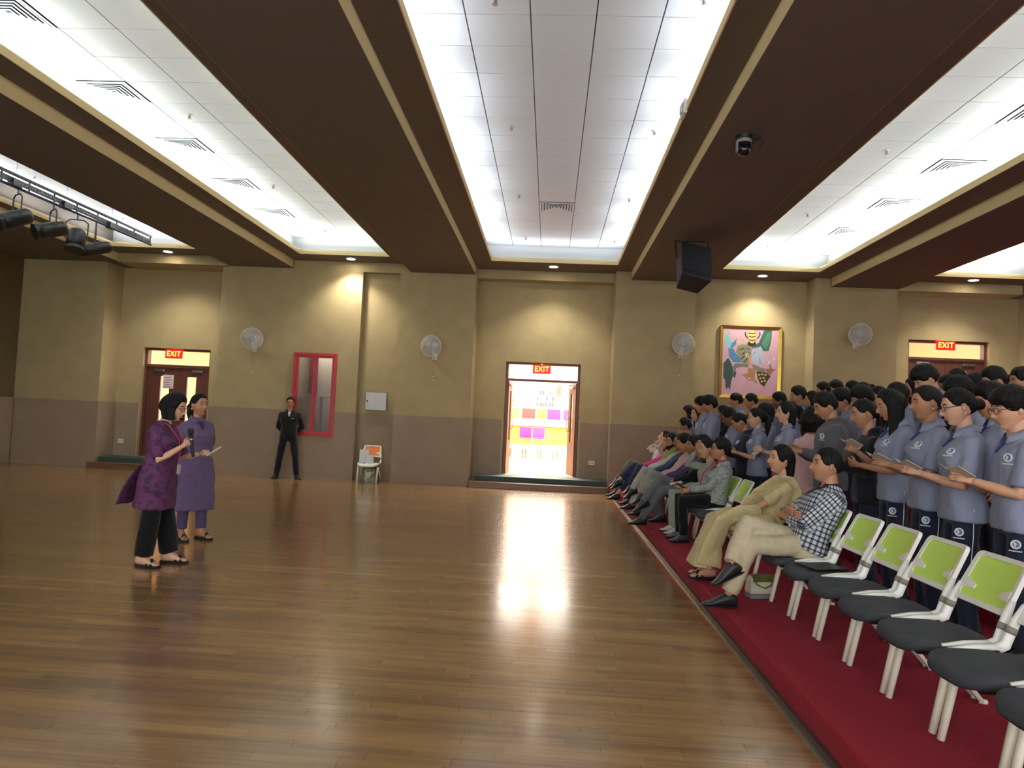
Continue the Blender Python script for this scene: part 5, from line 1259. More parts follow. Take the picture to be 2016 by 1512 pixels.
    if glasses:
        gb = MB(); gx = 0.108; R = HM @ Matrix.Scale(hs, 4)
        for sg in (-1, 1):
            pts = [(gx - 0.006 * abs(math.cos(a)) - 0.004, sg * 0.033 + 0.024 * math.copysign(abs(math.cos(a)) ** 0.7, math.cos(a)), 0.007 + 0.018 * math.copysign(abs(math.sin(a)) ** 0.75, math.sin(a))) for a in [2 * math.pi * k / 18 for k in range(19)]]
            gb.tube(pts, 0.0022, 5, 0, R, False)
            gb.tube([(gx - 0.012, sg * 0.057, 0.014), (0.05, sg * 0.078, 0.012), (-0.01, sg * 0.082, 0.010)], 0.0020, 5, 0, R)
        gb.tube([(gx - 0.004, -0.010, 0.010), (gx + 0.003, 0, 0.013), (gx - 0.004, 0.010, 0.010)], 0.002, 5, 0, R)
        gb.build('glasses', [glasses], root)
    return p
M_GLDARK = mat('dark_spectacle_frame', (34, 28, 28), 0.3); M_GLPALE = mat('pale_spectacle_frame', (214, 208, 200), 0.25, 0.3); M_GLBROWN = mat('brown_spectacle_frame', (96, 60, 50), 0.3)
M_NAVY = cloth((36, 40, 58)); M_POLO = cloth((140, 145, 168), 'heather'); M_ROYAL = cloth((40, 46, 120), 'flat')
M_SHEET = mat('cream_song_sheet', (222, 216, 196), 0.8, var=0.04); M_SHEETW = mat('white_song_sheet', (232, 232, 224), 0.8)
def world_pt(p, v): return Matrix.Translation(p.root.location) @ Matrix.Rotation(p.root.rotation_euler.z, 4, 'Z') @ Vector(v)
def sheet(p, label, mt=None, w=0.15, d=0.105, tilt=0.5, off=(0.075, 0, 0.035), fold=0.5, key=None, yaw=0.0):
    """folded song sheet resting across the hands"""
    c = (p.wr['l'] + p.wr['r']) / 2 if key is None else p.wr[key]
    c = c + Vector(off)
    o = thing('song_sheet', label, 'booklet', world_pt(p, c), p.root.rotation_euler.z + yaw, 'folded song sheets held by the audience')
    for sg in (-1, 1):
        b = MB(); R = Matrix.Rotation(-tilt, 4, 'Y') @ Matrix.Rotation(sg * fold * 0.35, 4, 'X')
        b.box(-d / 2, d / 2, *sorted((0, sg * w)), -0.0012, 0.0012, 0, R); b.build('page', [mt or M_SHEET], o)
    return o

# ================================================================== the cast
PI = math.pi
def rd(s=1.0, zc=1.06, x=0.26, y=0.055, curl=0.75):
    return {'l': {'w': (x * s, y, zc * s), 'pole': (-0.5, 0.45, -0.8), 'f': (0.85, -0.30, 0.30), 't': (0.2, -0.4, 0.9), 'curl': curl}, 'r': {'w': (x * s, -y, zc * s), 'pole': (-0.5, -0.45, -0.8), 'f': (0.85, 0.30, 0.30), 't': (0.2, 0.4, 0.9), 'curl': curl}}
def down(s=1.0): return {'l': {'w': (0.05, 0.21 * s, 0.80 * s), 'f': (0.25, 0, -1), 't': (1, 0, 0), 'curl': 0.6}, 'r': {'w': (0.05, -0.21 * s, 0.80 * s), 'f': (0.25, 0, -1), 't': (1, 0, 0), 'curl': 0.6}}
def crossed(s=1.0, z=1.08): return {'l': {'w': (0.17 * s, -0.07, z * s), 'pole': (0.1, 0.7, -0.7), 'f': (0.1, -1, 0.1), 't': (0.3, 0, 1), 'curl': 0.6}, 'r': {'w': (0.19 * s, 0.08, (z + 0.03) * s), 'pole': (0.1, -0.7, -0.7), 'f': (0.1, 1, 0.1), 't': (0.3, 0, 1), 'curl': 0.6}}
M_HOODN = cloth((40, 42, 54)); M_HOODG = cloth((86, 86, 92)); M_HOODB = cloth((30, 30, 36)); M_POLO2 = cloth((150, 157, 182), 'heather')
POLO = dict(top='polo', top_mat=M_POLO, collar=(M_POLO, M_ROYAL), emblem=True, trouser_mat=M_NAVY)
def student(px, py, X, label, yaw=0.0, row_detail=1, arms='read', **k):
    P = at_x(px, py, X); tz = tier_z(X)
    s = (P.z - tz - 0.250) / 1.400; h = s * 1.65
    o = dict(POLO)
    if k.pop('hoodie', None) is not None: pass
    o.update(k)
    a = {'read': rd(s), 'down': down(s), 'cross': crossed(s)}[arms] if isinstance(arms, str) else arms(s)
    return make_person(label, (P.x + 0.03, P.y, tz), PI - 0.16 + yaw, h, arms=a, detail=row_detail, **o)
HOODIE = dict(top='hoodie', sleeve=1.95, hood=True, collar=None, hem=-0.17)
# ---- front row of standing students, near to far
P1 = student(1992, 757, 2.70, 'short haired student in glasses and blue polo at the right picture edge', 0.0, 2, sex='m', girth=0.98, skin='fair', hair='fringe', head=(0.05, 0.18, 0), eyes='down', glasses=M_GLBROWN, leg_emblem=True)
sheet(P1, 'cream song sheet held by the short haired student at the right edge', tilt=0.55)
P2 = student(1889, 756, 2.60, 'laughing student with glasses, pearl earring and bun in blue polo', -0.05, 2, skin='light', girth=1.08, hair='bun', head=(0.0, 0.22, 0.03), eyes='down', smile=1.0, glasses=M_GLDARK, leg_emblem=True)
sheet(P2, 'cream song sheet held by the laughing student with the bun', tilt=0.5)
P3 = student(1823, 752, 2.60, 'smiling student with tied back hair and open blue polo collar', 0.0, 2, skin='mid', girth=1.06, hair='pony', head=(0.05, 0.12, 0.02), eyes='down', smile=0.7, leg_emblem=True)
sheet(P3, 'cream song sheet held by the smiling student with tied back hair', tilt=0.45)
P4 = student(1757, 758, 2.60, 'student with long loose hair in blue polo, reading with folded arm', 0.05, 2, arms=lambda s: {'l': {'w': (0.27 * s, 0.02, 1.03 * s), 'pole': (-0.4, 0.4, -0.9), 'f': (0.4, -0.9, 0.1), 't': (0.3, 0, 1), 'curl': 0.6}, 'r': {'w': (0.27 * s, -0.02, 1.13 * s), 'pole': (-0.4, -0.4, -0.9), 'f': (0.8, 0.3, 0.4), 't': (0, 0.4, 0.9), 'curl': 0.8}}, skin='mid', hair='long', hair_len=0.40, head=(0.0, 0.32, 0), eyes='down', leg_emblem=True)
sheet(P4, 'cream song sheet held by the student with long loose hair', off=(0.06, 0, 0.10), tilt=0.5)
for pp, key in ((P2, 1), (P3, 1)):
    b = MB(); b.ball(tuple(pp.HM @ Vector((-0.006, 0.084, -0.040))), 0.006, 10); b.build('earring', [mat('pearl', (240, 236, 228), 0.25)], pp.root)
P5 = student(1703, 779, 2.60, 'student in black hoodie with grey hood, hair tied, reading a white sheet', 0.0, 2, skin='mid', hair='pony', hair_len=0.25, head=(0.0, 0.25, 0), eyes='down', **dict(HOODIE, top_mat=M_HOODB))
sheet(P5, 'white song sheet held by the student in the black hoodie', M_SHEETW, tilt=0.6)
P6 = student(1631, 767, 2.60, 'broad student in grey hoodie with cropped hair and stubble, looking down', 0.05, 2, sex='m', girth=1.16, skin='mid', hair='short', head=(0.0, 0.42, 0), eyes='down', **dict(HOODIE, top_mat=M_HOODG))
sheet(P6, 'cream song sheet held low by the broad student in grey hoodie', tilt=0.4)
P7 = student(1594, 800, 2.62, 'person in fluffy pale pink cardigan with big dark curly hair, seen from behind', -1.75, 2, arms='cross', skin='tan', girth=1.12, hair='big', head=(-0.35, 0.1, 0), **dict(HOODIE, top='sweater', hood=False, hem=-0.28, emblem=False, top_mat=mat('fluffy_pink_knit', (222, 182, 178), 0.95, var=0.1, vscale=30, bump=0.8, bscale=90, sheen=0.5)))
P8 = student(1545, 787, 2.60, 'tall student with long wavy dark hair and blue polo, holding a white sheet', 0.05, 2, skin='light', hair='long', hair_len=0.36, hair_front=False, head=(0.0, 0.05, 0), emblem=True)
sheet(P8, 'white song sheet held down by the tall student with wavy hair', M_SHEETW, tilt=-0.7, off=(0.04, 0, -0.03))
P9 = student(1507, 790, 2.85, 'student with fringe, long straight hair and pale round glasses', 0.0, 1, skin='fair', hair='bangs', hair_len=0.30, head=(0, 0.12, 0), glasses=M_GLPALE)
P10 = student(1488, 799, 2.45, 'student with round glasses and tied hair beside the one with fringe', 0.0, 1, skin='light', hair='pony', head=(0, 0.10, 0), glasses=M_GLDARK, smile=0.6)
sheet(P10, 'cream song sheet held by the student with round glasses', tilt=0.3)
P11 = student(1463, 805, 2.45, 'student in dark navy hoodie with head bowed deeply', 0.0, 1, skin='mid', hair='bun', head=(0, 0.60, 0), eyes='down', **dict(HOODIE, top_mat=M_HOODN))
sheet(P11, 'grey folded sheet held by the bowed student in navy hoodie', M_SHEET, tilt=0.5)
P12 = student(1440, 799, 2.50, 'dark skinned student in dark top bowing beside the navy hoodie', 0.0, 1, sex='m', skin='dark', hair='short', head=(0, 0.45, 0), eyes='down')
P13 = student(1426, 794, 2.72, 'student with long black hair in charcoal hoodie in front of the two tall boys', 0.0, 1, skin='mid', hair='long', hair_len=0.3, head=(0, 0.3, 0), eyes='down', **dict(HOODIE, top_mat=M_HOODB))
P14 = student(1398, 777, 2.32, 'tall boy in blue polo reading, nearer of the far pair', 0.0, 1, sex='m', skin='tan', hair='fringe', head=(0, 0.22, 0), eyes='down')
sheet(P14, 'cream song sheet held by the nearer tall boy of the far pair', tilt=0.3)
P15 = student(1383, 779, 2.32, 'tall boy in blue polo reading, farther of the far pair', 0.0, 1, sex='m', skin='mid', hair='fringe', head=(0, 0.2, 0), eyes='down')
P16 = student(1371, 798, 2.35, 'student with long reddish brown hair in grey top near the far end', 0.1, 1, skin='fair', hair='long', hair_mat=M_HAIRB, hair_len=0.34, head=(0.3, 0.05, 0), top='polo', top_mat=cloth((96, 96, 104)), collar=None, emblem=False)
P17 = student(1356, 795, 2.50, 'student with shoulder length black hair at the far left of the row', 0.0, 1, skin='mid', hair='bangs', hair_len=0.20, head=(0, 0.15, 0))
sheet(P17, 'pale song sheet held by the farthest standing student', tilt=0.4)
P18 = student(1349, 821, 2.36, 'small student half hidden at the far left end of the row', 0.0, 1, skin='tan', hair='short', sex='m', head=(0, 0.2, 0))
# ---- rows behind
def back(px, py, X, label, **k):
    k.setdefault('row_detail', 1 if px in (1572, 1600, 1699, 1831, 1963, 1769, 1661, 2010) else 0)
    k.setdefault('sex', 'm'); k.setdefault('hair', 'short'); k.setdefault('skin', 'mid'); k.setdefault('head', (0, 0.25, 0)); k.setdefault('arms', 'down'); k.setdefault('emblem', False)
    return student(px, py, X, label, **k)
back(1450, 774, 3.4, 'boy with curly black hair below the left corner of the painting', hair='curly')
back(1480, 773, 3.4, 'boy with straight black hair directly below the painting')
back(1535, 770, 3.4, 'dark haired student below the right corner of the painting', skin='dark', hair='short')
back(1572, 758, 3.4, 'boy with glasses and pale blue polo standing tall right of the painting', glasses=M_GLPALE, top_mat=M_POLO2, head=(0, 0.2, 0), hair='short', skin='mid')
back(1600, 766, 3.4, 'girl with long dark hair just right of the boy with glasses', sex='f', hair='long', head=(0, 0.2, 0))
back(1557, 785, 3.15, 'dark head showing between the wavy haired girl and the boy with glasses', sex='f', hair='pony')
back(1622, 750, 4.3, 'dark head against the tan wall, leftmost of the raised back row', hair='short')
back(1646, 748, 4.75, 'dark head against the tan wall, second of the raised back row', hair='curly')
back(1661, 762, 3.3, 'student with shaggy black hair behind the broad one in grey hoodie', hair='fringe', head=(0, 0.3, 0))
back(1699, 757, 3.2, 'boy with dark glasses between the grey and the black hoodie', glasses=M_GLDARK, hair='fringe', skin='fair')
back(1680, 748, 4.4, 'round dark head above the boy with dark glasses', hair='short')
back(1708, 745, 4.15, 'dark head with a small topknot in the back row', sex='f', hair='bun', head=(0, 0.6, 0))
back(1732, 755, 3.9, 'dark head just left of the long haired reader', sex='f', hair='pony')
back(1769, 747, 3.6, 'girl with centre parted black hair between two front row readers', sex='f', hair='long', head=(0, 0.3, 0))
back(1831, 712, 3.5, 'tallest boy with thick swept hair bending forward below the right door', hair='fringe', head=(0, 0.55, 0), top_mat=M_POLO2, skin='fair', hair_len=0.1)
back(1870, 736, 4.3, 'dark head just right of the tallest boy', skin='tan')
back(1886, 724, 5.3, 'small dark head in front of the pale door glass', skin='tan')
back(1899, 734, 3.5, 'round glossy black head behind the laughing student', sex='m', hair='fringe', head=(0, 0.5, 0), skin='tan')
back(1930, 730, 4.4, 'student with head bowed left of the boy with the silver spectacles', head=(0, 0.45, 0), skin='tan')
back(1963, 717, 4.2, 'boy with swept hair and thin silver spectacles in the back rows', glasses=M_GLPALE, hair='short', head=(0, 0.4, 0), top_mat=M_POLO2)
back(1988, 734, 5.3, 'small dark head seen from behind near the right wall', hair='crop')
back(2010, 721, 4.7, 'dark haired student in profile cut by the right picture edge', hair='short', head=(0, 0.15, 0))
back(1951, 750, 3.2, 'tousled dark hair of a student between two front row readers', sex='f', hair='curly')
back(1800, 738, 4.3, 'dark sloping head left of the tallest boy', sex='f', hair='long')

# ---- seated guests, with their chairs
SEAT = 0.386
def lap(z=0.56, x=0.24): return {'l': {'w': (x, 0.05, z), 'pole': (-0.6, 0.6, -0.4), 'f': (0.8, -0.5, -0.2), 't': (0.2, -0.3, 0.9), 'curl': 0.6}, 'r': {'w': (x, -0.05, z), 'pole': (-0.6, -0.6, -0.4), 'f': (0.8, 0.5, -0.2), 't': (0.2, 0.3, 0.9), 'curl': 0.6}}
def legs_cross(ext=0.0, over='r'):
    # planted leg and the other shin crossed over its knee
    sg = 1 if over == 'r' else -1; pl = 'l' if over == 'r' else 'r'
    return {pl: {'k': (0.36, sg * 0.09, 0.45), 'a': (0.50 + ext, sg * 0.07, 0.08), 'fd': (1, 0, 0)}, over: {'k': (0.37, sg * 0.02, 0.585), 'a': (0.50 + ext, sg * 0.13, 0.30), 'fd': (0.86, 0.1 * sg, -0.42), 'up': (0.4, 0, 0.9)}}
def seated(Y, label, chair_label, rot=0.0, **k):
    if chair_label: chair(CHX, Y, 0.15, PI, chair_label)
    k.setdefault('lean', -0.28); k.setdefault('detail', 1); k.setdefault('arms', lap()); k.setdefault('hem', -0.05); k.setdefault('sleeve', 1.9); k.setdefault('h', 1.50); k.setdefault('top', 'shirt'); k.setdefault('neck_fwd', 0.02); k.setdefault('seat_x', -0.06)
    return make_person(label, (CHX, Y, 0.15), PI + rot, seat=SEAT, **k)
M_BEIGE = cloth((202, 188, 158)); M_GREYT = cloth((150, 148, 138)); M_GREYD = cloth((96, 98, 100)); M_MINT = cloth((150, 164, 148)); M_BLK = cloth((18, 18, 21))
ck = check_cloth()
k_ = seated(5.26, 'seated man in blue checked shirt with folded arms and crossed legs', 'white chair under the man in the checked shirt', sex='m', girth=1.18, skin='mid', hair='crop', head=(-0.05, 0.08, 0), top_mat=ck, uv_check=True, collar=(ck, ck), trouser_mat=M_BEIGE, detail=2, legs=legs_cross(0.0, 'r'), sleeve=1.62, lean=-0.34, h=1.54, shoes=(32, 32, 34), trouser_wide=1.15, trouser_len=0.92,
             arms={'l': {'w': (0.215, -0.075, 0.115), 'torso': True, 'pole': (0.0, 0.9, -0.5), 'f': (-0.35, -1, -0.25), 't': (0.3, 0, 1), 'curl': 0.4}, 'r': {'w': (0.235, 0.085, 0.175), 'torso': True, 'pole': (0.0, -0.9, -0.5), 'f': (-0.25, 1, -0.45), 't': (0.3, 0, 1), 'curl': 0.4}})
M_SARI = cloth((206, 190, 142)); M_BLOUSE = cloth((70, 56, 40))
j_ = seated(6.15, 'seated woman in beige sari with shoulder length black hair', 'white chair under the woman in the beige sari', sex='f', girth=1.06, skin='fair', hair='long', hair_len=0.24, hair_front=False, head=(0.1, 0.05, 0), top='blouse', top_mat=M_SARI, sleeve=0.8, trouser_mat=M_SARI, detail=2, sandals=True, lean=-0.26, h=1.48, legs={'l': {'k': (0.36, 0.09, 0.46), 'a': (0.44, 0.06, 0.09)}, 'r': {'k': (0.36, -0.09, 0.46), 'a': (0.42, -0.06, 0.09)}})
# sari skirt and shoulder drape
sk = MB(); rs = []
for (x, z, hw_, hd) in ((-0.06, 0.50, 0.19, 0.09), (0.10, 0.51, 0.19, 0.085), (0.28, 0.515, 0.18, 0.080), (0.38, 0.47, 0.175, 0.075), (0.43, 0.36, 0.18, 0.075), (0.47, 0.22, 0.20, 0.085), (0.50, 0.11, 0.225, 0.10)):
    a0 = 0.0 if z > 0.49 else (0.8 if z > 0.45 else 1.45)
    rs.append([(x + hd * math.sin(a0) * math.sin(t), hw_ * math.cos(t) * (1 + 0.05 * math.cos(9 * t)), z + hd * math.cos(a0) * math.sin(t)) for t in [2 * math.pi * q / 36 for q in range(36)]])
sk.rings(rs); remesh_task('sari_skirt', sk, 0.011, [M_SARI], j_.root, 0.012, 2, seed=3)
dr = MB(); TT = j_.T
dr.tube([tuple(TT @ Vector(v)) for v in ((0.12, -0.12, -0.02), (0.15, -0.04, 0.12), (0.15, 0.05, 0.24), (0.08, 0.115, 0.37), (-0.02, 0.12, 0.405), (-0.10, 0.11, 0.33), (-0.13, 0.10, 0.15))], [(0.10, 0.016), (0.10, 0.018), (0.085, 0.018), (0.06, 0.018), (0.055, 0.018), (0.06, 0.014), (0.07, 0.012)], 14)
dr.tube([tuple(v) for v in (Vector((0.05, 0.13, 0.60)), Vector((0.22, 0.17, 0.585)), Vector((0.36, 0.19, 0.50)), Vector((0.44, 0.20, 0.30)), Vector((0.47, 0.21, 0.14)))], [(0.03, 0.05), (0.02, 0.06), (0.02, 0.07), (0.018, 0.09), (0.015, 0.11)], 14)
remesh_task('sari_drape', dr, 0.009, [M_SARI], j_.root, 0.010, 2, seed=9)
i_ = seated(8.08, 'seated short haired woman in grey printed shirt with red lanyard', 'white chair under the short haired woman in grey print', sex='f', girth=1.22, skin='mid', hair='short', head=(-0.1, 0.0, 0), top_mat=print_cloth('grey_leaf_print', (158, 164, 158), (124, 130, 128), 44), collar=(cloth((170, 174, 168)), cloth((150, 30, 40))), trouser_mat=M_BLK, glasses=M_GLDARK, detail=1, lean=-0.16, h=1.46, shoes=(58, 60, 66))
h_ = seated(8.58, 'seated woman in pale green jacket raising a hand to her face', 'white chair under the woman in pale green', sex='f', skin='fair', hair='pony', head=(0.15, 0.1, 0), top_mat=cloth((146, 154, 142)), trouser_mat=M_MINT, glasses=M_GLPALE, lean=-0.10, h=1.42, shoes=(200, 190, 180),
             arms={'l': {'w': (0.22, 0.08, 0.56), 'pole': (-0.6, 0.6, -0.4), 'f': (0.8, -0.4, 0.1), 't': (0.2, -0.3, 0.9), 'curl': 0.6}, 'r': {'w': (0.17, -0.06, 0.48), 'torso': True, 'pole': (0.3, -0.5, -0.8), 'f': (-0.4, 0.3, 0.8), 't': (0.3, 0.9, 0), 'curl': 0.9}})
g_ = seated(9.20, 'seated man in black shirt and glasses looking towards the camera', 'white chair under the man in black', sex='m', girth=1.05, skin='mid', hair='short', head=(0.95, 0.05, 0), top_mat=M_BLK, trouser_mat=M_GREYD, glasses=M_GLPALE, lean=-0.22, h=1.50, legs=legs_cross(0.10, 'r'))
f_ = seated(9.66, 'seated man in purple shirt mostly hidden behind the man in black', 'white chair under the man in purple', sex='m', skin='tan', hair='short', head=(0.2, 0.1, 0), top_mat=cloth((74, 44, 92)), trouser_mat=M_GREYD, lean=-0.22, h=1.44)
e_ = seated(10.13, 'seated man in pale pink shirt looking down at his lap', 'white chair under the man in pale pink', sex='m', girth=1.1, skin='mid', hair='short', head=(0.0, 0.35, 0), top_mat=cloth((206, 172, 160)), collar=(cloth((206, 172, 160)), cloth((206, 172, 160))), trouser_mat=M_GREYT, lean=-0.2, h=1.54, legs=legs_cross(0.0, 'r'))
d_ = seated(10.78, 'seated man with moustache and glasses in navy shirt and pale trousers', 'white chair under the man in navy', sex='m', girth=1.05, skin='tan', hair='crop', head=(0.45, 0.05, 0), top_mat=cloth((44, 54, 82)), trouser_mat=cloth((176, 174, 164)), glasses=M_GLDARK, lean=-0.25, h=1.48, legs=legs_cross(0.05, 'r'))
c_ = seated(11.42, 'seated bearded man in white shirt with lime scarf', 'white chair under the man with the lime scarf', sex='m', skin='mid', hair='short', head=(0.3, 0.05, 0), top_mat=cloth((206, 206, 198)), trouser_mat=cloth((46, 50, 60)), glasses=M_GLDARK, lean=-0.25, h=1.46, legs=legs_cross(0.0, 'r'))
b_ = seated(12.05, 'seated woman in bright pink top with brown hair', 'white chair under the woman in bright pink', sex='f', skin='fair', hair='long', hair_len=0.22, hair_mat=M_HAIRB, head=(0.4, 0.05, 0), top_mat=cloth((226, 70, 140)), trouser_mat=cloth((48, 54, 84)), lean=-0.3, h=1.40, legs=legs_cross(0.15, 'r'), trouser_len=0.75)
a_ = seated(12.60, 'seated man in white shirt leaning back with a hand behind his head', 'white chair at the far end under the reclining man', sex='m', skin='light', hair='crop', head=(-0.1, -0.25, 0), top_mat=cloth((222, 220, 212)), trouser_mat=cloth((112, 106, 92)), lean=-0.30, h=1.58, sleeve=0.8, legs=legs_cross(0.1, 'r'),
             arms={'l': {'w': (0.02, 0.14, 0.50), 'torso': True, 'pole': (0.7, 0.6, 0.2), 'f': (-0.8, -0.5, 0.3), 't': (0, 0, 1), 'curl': 0.5}, 'r': {'w': (0.10, -0.16, 0.45), 'torso': True, 'pole': (0.7, -0.6, 0.1), 'f': (-0.8, 0.5, 0.3), 't': (0, 0, 1), 'curl': 0.5}})
b = MB(); b.tube([tuple(d_.HM @ Vector(v)) for v in ((0.088, -0.024, -0.050), (0.104, -0.010, -0.044), (0.104, 0.010, -0.044), (0.088, 0.024, -0.050))], [0.003, 0.006, 0.006, 0.003], 6); b.build('moustache', [M_HAIR], d_.root)
b = MB(); b.tube([tuple(c_.HM @ Vector(v)) for v in ((0.01, -0.072, -0.03), (0.05, -0.055, -0.08), (0.092, 0, -0.105), (0.05, 0.055, -0.08), (0.01, 0.072, -0.03))], [0.014, 0.020, 0.026, 0.020, 0.014], 8); b.build('beard', [M_HAIR], c_.root, smooth=True)
b = MB(); b.tube([tuple(c_.T @ Vector(v)) for v in ((0.13, -0.02, 0.02), (0.135, 0.04, 0.16), (0.11, 0.075, 0.34), (-0.02, 0.085, 0.44), (-0.08, 0.0, 0.43))], [(0.05, 0.014), (0.045, 0.014), (0.035, 0.014), (0.03, 0.014), (0.03, 0.014)], 10); b.build('scarf', [cloth((176, 206, 90))], c_.root, smooth=True)
b = MB(); b.tube([tuple(i_.T @ Vector(v)) for v in ((0.20, 0.0, 0.10), (0.185, 0.02, 0.26), (0.10, 0.065, 0.40), (0.0, 0.075, 0.44))], 0.006, 6); b.build('lanyard', [cloth((176, 40, 60))], i_.root)
# things in guests' hands
wp = world_pt(h_, h_.wr['l'] + Vector((0.05, 0.0, 0.03)))
o = thing('song_sheet', 'white song sheet held by the woman in pale green', 'booklet', wp, PI, 'folded song sheets held by the audience')
for sg in (-1, 1):
    b = MB(); b.box(-0.05, 0.09, *sorted((0, sg * 0.09)), -0.0012, 0.0012, 0, Matrix.Rotation(0.25, 4, 'Y') @ Matrix.Rotation(sg * 0.15, 4, 'X')); b.build('page', [M_SHEETW], o)
wp = world_pt(i_, (i_.wr['l'] + i_.wr['r']) / 2 + Vector((0.075, 0.01, 0.035)))
o = thing('mobile_phone', 'black mobile phone in the hands of the short haired woman', 'phone', wp, PI + 0.3)
b = MB(); b.box(-0.07, 0.07, -0.035, 0.035, -0.005, 0.004, 0, Matrix.Rotation(-0.5, 4, 'Y')); b.build('phone_case', [M_BLACK], o, bevel=0.004)
b = MB(); b.box(-0.064, 0.064, -0.031, 0.031, 0.0041, 0.005, 0, Matrix.Rotation(-0.5, 4, 'Y')); b.build('phone_screen', [MATS['glossy_black']], o)
# handbag below the checked man's chair
hb_ = at_z(1500, 1180, 0.15)
s = thing('handbag', 'small cream handbag with olive flap on the red carpet by the crossed legs', 'handbag', (hb_.x, hb_.y + 0.05, 0.15), 0.25)
b = MB(); rs = [[(x * w_, y * d_, z) for x, y in ((-1, -1), (1, -1), (1, 1), (-1, 1))] for w_, d_, z in ((0.100, 0.045, 0.035), (0.102, 0.048, 0.06), (0.098, 0.040, 0.13), (0.088, 0.026, 0.165))]
b.rings(rs); b.build('bag_body', [mat('cream_leather', (214, 206, 180), 0.5)], s, bevel=0.008)
b = MB(); b.box(-0.100, 0.100, -0.045, 0.045, 0.0, 0.034); b.build('grey_base', [mat('grey_leather', (120, 124, 128), 0.5)], s, bevel=0.006)
b = MB(); b.box(-0.082, 0.082, -0.034, 0.028, 0.166, 0.172); b.box(-0.082, 0.082, -0.047, -0.041, 0.125, 0.172); b.build('flap', [mat('olive_leather', (96, 100, 34), 0.45)], s, bevel=0.003)
b = MB(); b.tube([(-0.085, -0.04, 0.165), (-0.06, -0.06, 0.11), (0.0, -0.066, 0.085), (0.06, -0.06, 0.105), (0.085, -0.04, 0.165)], [(0.009, 0.003)] * 5, 8); b.build('strap', [MATS['olive_leather']], s)
b = MB()
for sx in (-1, 1): b.tube([(sx * 0.086 + 0.010 * math.cos(a), -0.04, 0.172 + 0.010 * math.sin(a)) for a in [2 * PI * q / 10 for q in range(11)]], 0.003, 5)
b.build('ring', [M_METAL], s)

# ---- the two women speaking and the man by the wall
w1p = at_z(302, 1112, 0.0)
kurta1 = print_cloth('plum_print', (92, 44, 88), (60, 32, 62), 18, 0.56)
w1 = make_person('woman in plum tunic and black trousers speaking into a microphone', (w1p.x + 0.0, w1p.y, 0.0), 0.0, 1.50, 'f', 1.20, 'light', 0.06, (0.0, 0.22, 0), 'bob', 0.2, top='kurta', top_mat=kurta1, trouser_mat=M_BLK, sleeve=0.92, detail=2, eyes='down', glasses=M_GLBROWN, hem=-0.36, skirt=(.125, .150, .175), sandals=True, trouser_wide=1.5, trouser_len=0.98,
    arms={'r': {'w': (0.235, -0.09, 1.04), 'pole': (-0.5, -0.4, -0.8), 'f': (0.45, 0.75, 0.45), 't': (0, 0.2, 1), 'curl': 1.2}, 'l': {'w': (0.31, 0.09, 0.97), 'pole': (-0.5, 0.5, -0.8), 'f': (0.9, -0.2, 0.15), 't': (0, -0.6, 0.8), 'curl': 0.5}},
    legs={'l': {'k': (0.02, 0.095, 0.43), 'a': (0.08, 0.10, 0.085)}, 'r': {'k': (0.0, -0.095, 0.43), 'a': (-0.04, -0.10, 0.085)}}, neck_fwd=0.02)
sl = MB()   # rear tail of the tunic, blown back
sl.tube([(-0.10, -0.02, 0.86), (-0.17, -0.02, 0.76), (-0.24, -0.02, 0.62), (-0.28, -0.02, 0.52)], [(0.15, 0.02), (0.16, 0.022), (0.16, 0.022), (0.15, 0.018)], 14)
remesh_task('tunic_tail', sl, 0.010, [kurta1], w1.root, 0.008, 2, seed=2)
b = MB(); M_LANY = cloth((186, 70, 90))
b.tube([tuple(w1.T @ Vector(v)) for v in ((-0.05, -0.06, 0.43), (0.06, -0.065, 0.40), (0.155, -0.03, 0.28), (0.165, -0.015, 0.14), (0.155, -0.01, 0.06))], 0.004, 6); b.tube([tuple(w1.T @ Vector(v)) for v in ((-0.05, 0.06, 0.43), (0.06, 0.065, 0.40), (0.155, 0.02, 0.28), (0.165, -0.005, 0.14), (0.155, -0.01, 0.06))], 0.004, 6)
ln = b.build('lanyard', [M_LANY], w1.root)
b = MB(); C = w1.T @ Vector((0.172, -0.01, 0.03)); b.box(C.x - 0.002, C.x + 0.003, C.y - 0.028, C.y + 0.028, C.z - 0.045, C.z + 0.035); b.build('identity_card', [mat('pale_card', (200, 196, 206), 0.4)], ln)
wm = world_pt(w1, w1.wr['r'] + Vector((0.05, 0.055, 0.035)))
s = thing('microphone', 'black handheld microphone held to the mouth of the woman in plum', 'microphone', wm, 0)
R = Matrix.Rotation(0.10, 4, 'X') @ Matrix.Rotation(-0.12, 4, 'Y')
b = MB(); b.lathe([(0.011, -0.13), (0.013, -0.12), (0.015, 0.0), (0.018, 0.06)], 14, 0, R); b.build('handle', [M_BLACK], s, smooth=True)
b = MB(); b.lathe([(0.018, 0.061), (0.026, 0.075), (0.027, 0.095), (0.018, 0.118)], 14, 0, R); b.build('windscreen', [mat('dark_steel_mesh', (48, 48, 52), 0.5, 0.6, bump=0.5, bscale=600)], s, smooth=True)
b = MB(); b.lathe([(0.0165, 0.02), (0.0165, 0.03)], 14, 0, R); b.build('ring', [M_METAL], s)
wc = world_pt(w1, w1.wr['l'] + Vector((0.13, -0.03, 0.03)))
s = thing('cue_card', 'small white cue card in the hand of the woman in plum', 'card', wc, 0.3)
b = MB(); b.box(-0.065, 0.065, -0.05, 0.05, -0.001, 0.001, 0, Matrix.Rotation(-0.6, 4, 'Y') @ Matrix.Rotation(0.15, 4, 'X')); b.build('front_card', [M_SHEETW], s)
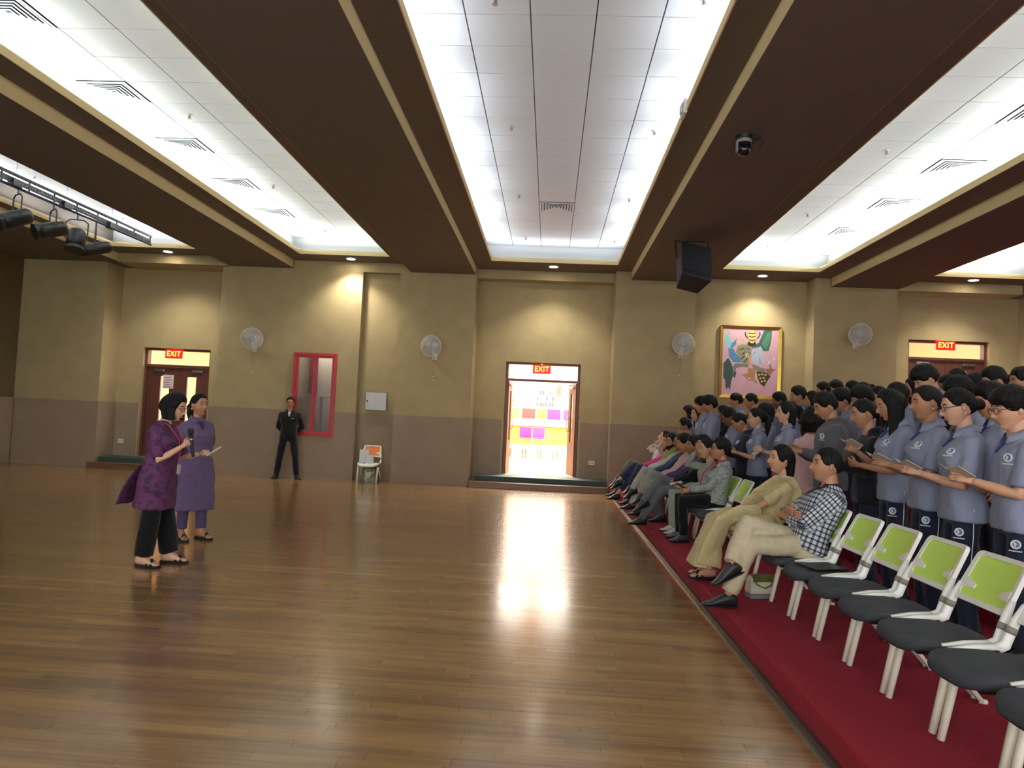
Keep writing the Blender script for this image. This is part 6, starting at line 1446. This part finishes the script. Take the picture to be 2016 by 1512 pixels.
b = MB(); b.box(-0.06, 0.068, -0.045, 0.052, -0.004, -0.002, 0, Matrix.Rotation(-0.6, 4, 'Y') @ Matrix.Rotation(0.1, 4, 'X')); b.build('rear_card', [M_SHEET], s)
w2p = at_z(374, 1062, 0.0)
k2 = cloth((104, 88, 122)); k2d = cloth((58, 46, 92), 'flat')
w2 = make_person('woman in long lavender tunic standing behind the speaker', (w2p.x, w2p.y, 0.0), -0.62, 1.52, 'f', 1.22, 'mid', 0.0, (0.15, 0.0, 0), 'pony', 0.26, top='kurta', top_mat=k2, trouser_mat=cloth((84, 72, 108)), sleeve=1.2, detail=2, collar=(k2, k2d), hem=-0.56, skirt=(.150, .155, .205), sandals=True, trouser_len=0.92,
    arms={'l': {'w': (-0.16, 0.10, 0.82), 'pole': (-0.5, 0.9, 0.0), 'f': (-0.3, -0.9, -0.3), 't': (0, 0, 1)}, 'r': {'w': (-0.16, -0.10, 0.82), 'pole': (-0.5, -0.9, 0.0), 'f': (-0.3, 0.9, -0.3), 't': (0, 0, 1)}},
    legs={'l': {'k': (0.02, 0.085, 0.43), 'a': (0.02, 0.10, 0.085)}, 'r': {'k': (0.0, -0.085, 0.43), 'a': (-0.02, -0.09, 0.085)}})
for sg in (-1, 1):
    b = MB(); b.ball(tuple(w2.HM @ Vector((-0.006, sg * 0.084, -0.040))), 0.007, 10); b.build('earring', [MATS['pearl']], w2.root)
mp = at_z(563, 942, 0.0)
jk = cloth((26, 26, 30))
mn = make_person('man in black jacket and navy trousers standing by the red window', (mp.x, mp.y, 0.0), -PI / 2 + 0.22, 1.66, 'm', 1.0, 'mid', 0.0, (0.05, 0.05, 0), 'crop', 0.2, top='jacket', top_mat=jk, trouser_mat=cloth((22, 24, 32)), sleeve=1.9, detail=1, collar=(jk, cloth((196, 196, 214))), glasses=M_GLDARK, hem=-0.10,
    arms={'l': {'w': (-0.17, 0.05, 0.88), 'pole': (-0.4, 1.0, -0.1), 'f': (-0.1, -1, -0.2), 't': (0, 0, 1)}, 'r': {'w': (-0.17, -0.05, 0.86), 'pole': (-0.4, -1.0, -0.1), 'f': (-0.1, 1, -0.2), 't': (0, 0, 1)}},
    legs={'l': {'k': (0.02, 0.15, 0.47), 'a': (0.0, 0.20, 0.075), 'fd': (1, 0.5, 0)}, 'r': {'k': (0.02, -0.14, 0.47), 'a': (0.0, -0.19, 0.075), 'fd': (1, -0.3, 0)}})
b = MB(); P = mn.T @ Vector((0.118, 0.075, 0.30)); b.box(P.x - 0.003, P.x + 0.004, P.y - 0.02, P.y + 0.02, P.z - 0.006, P.z + 0.006); b.build('name_tag', [M_WHITEP], mn.root)
flush_tasks()
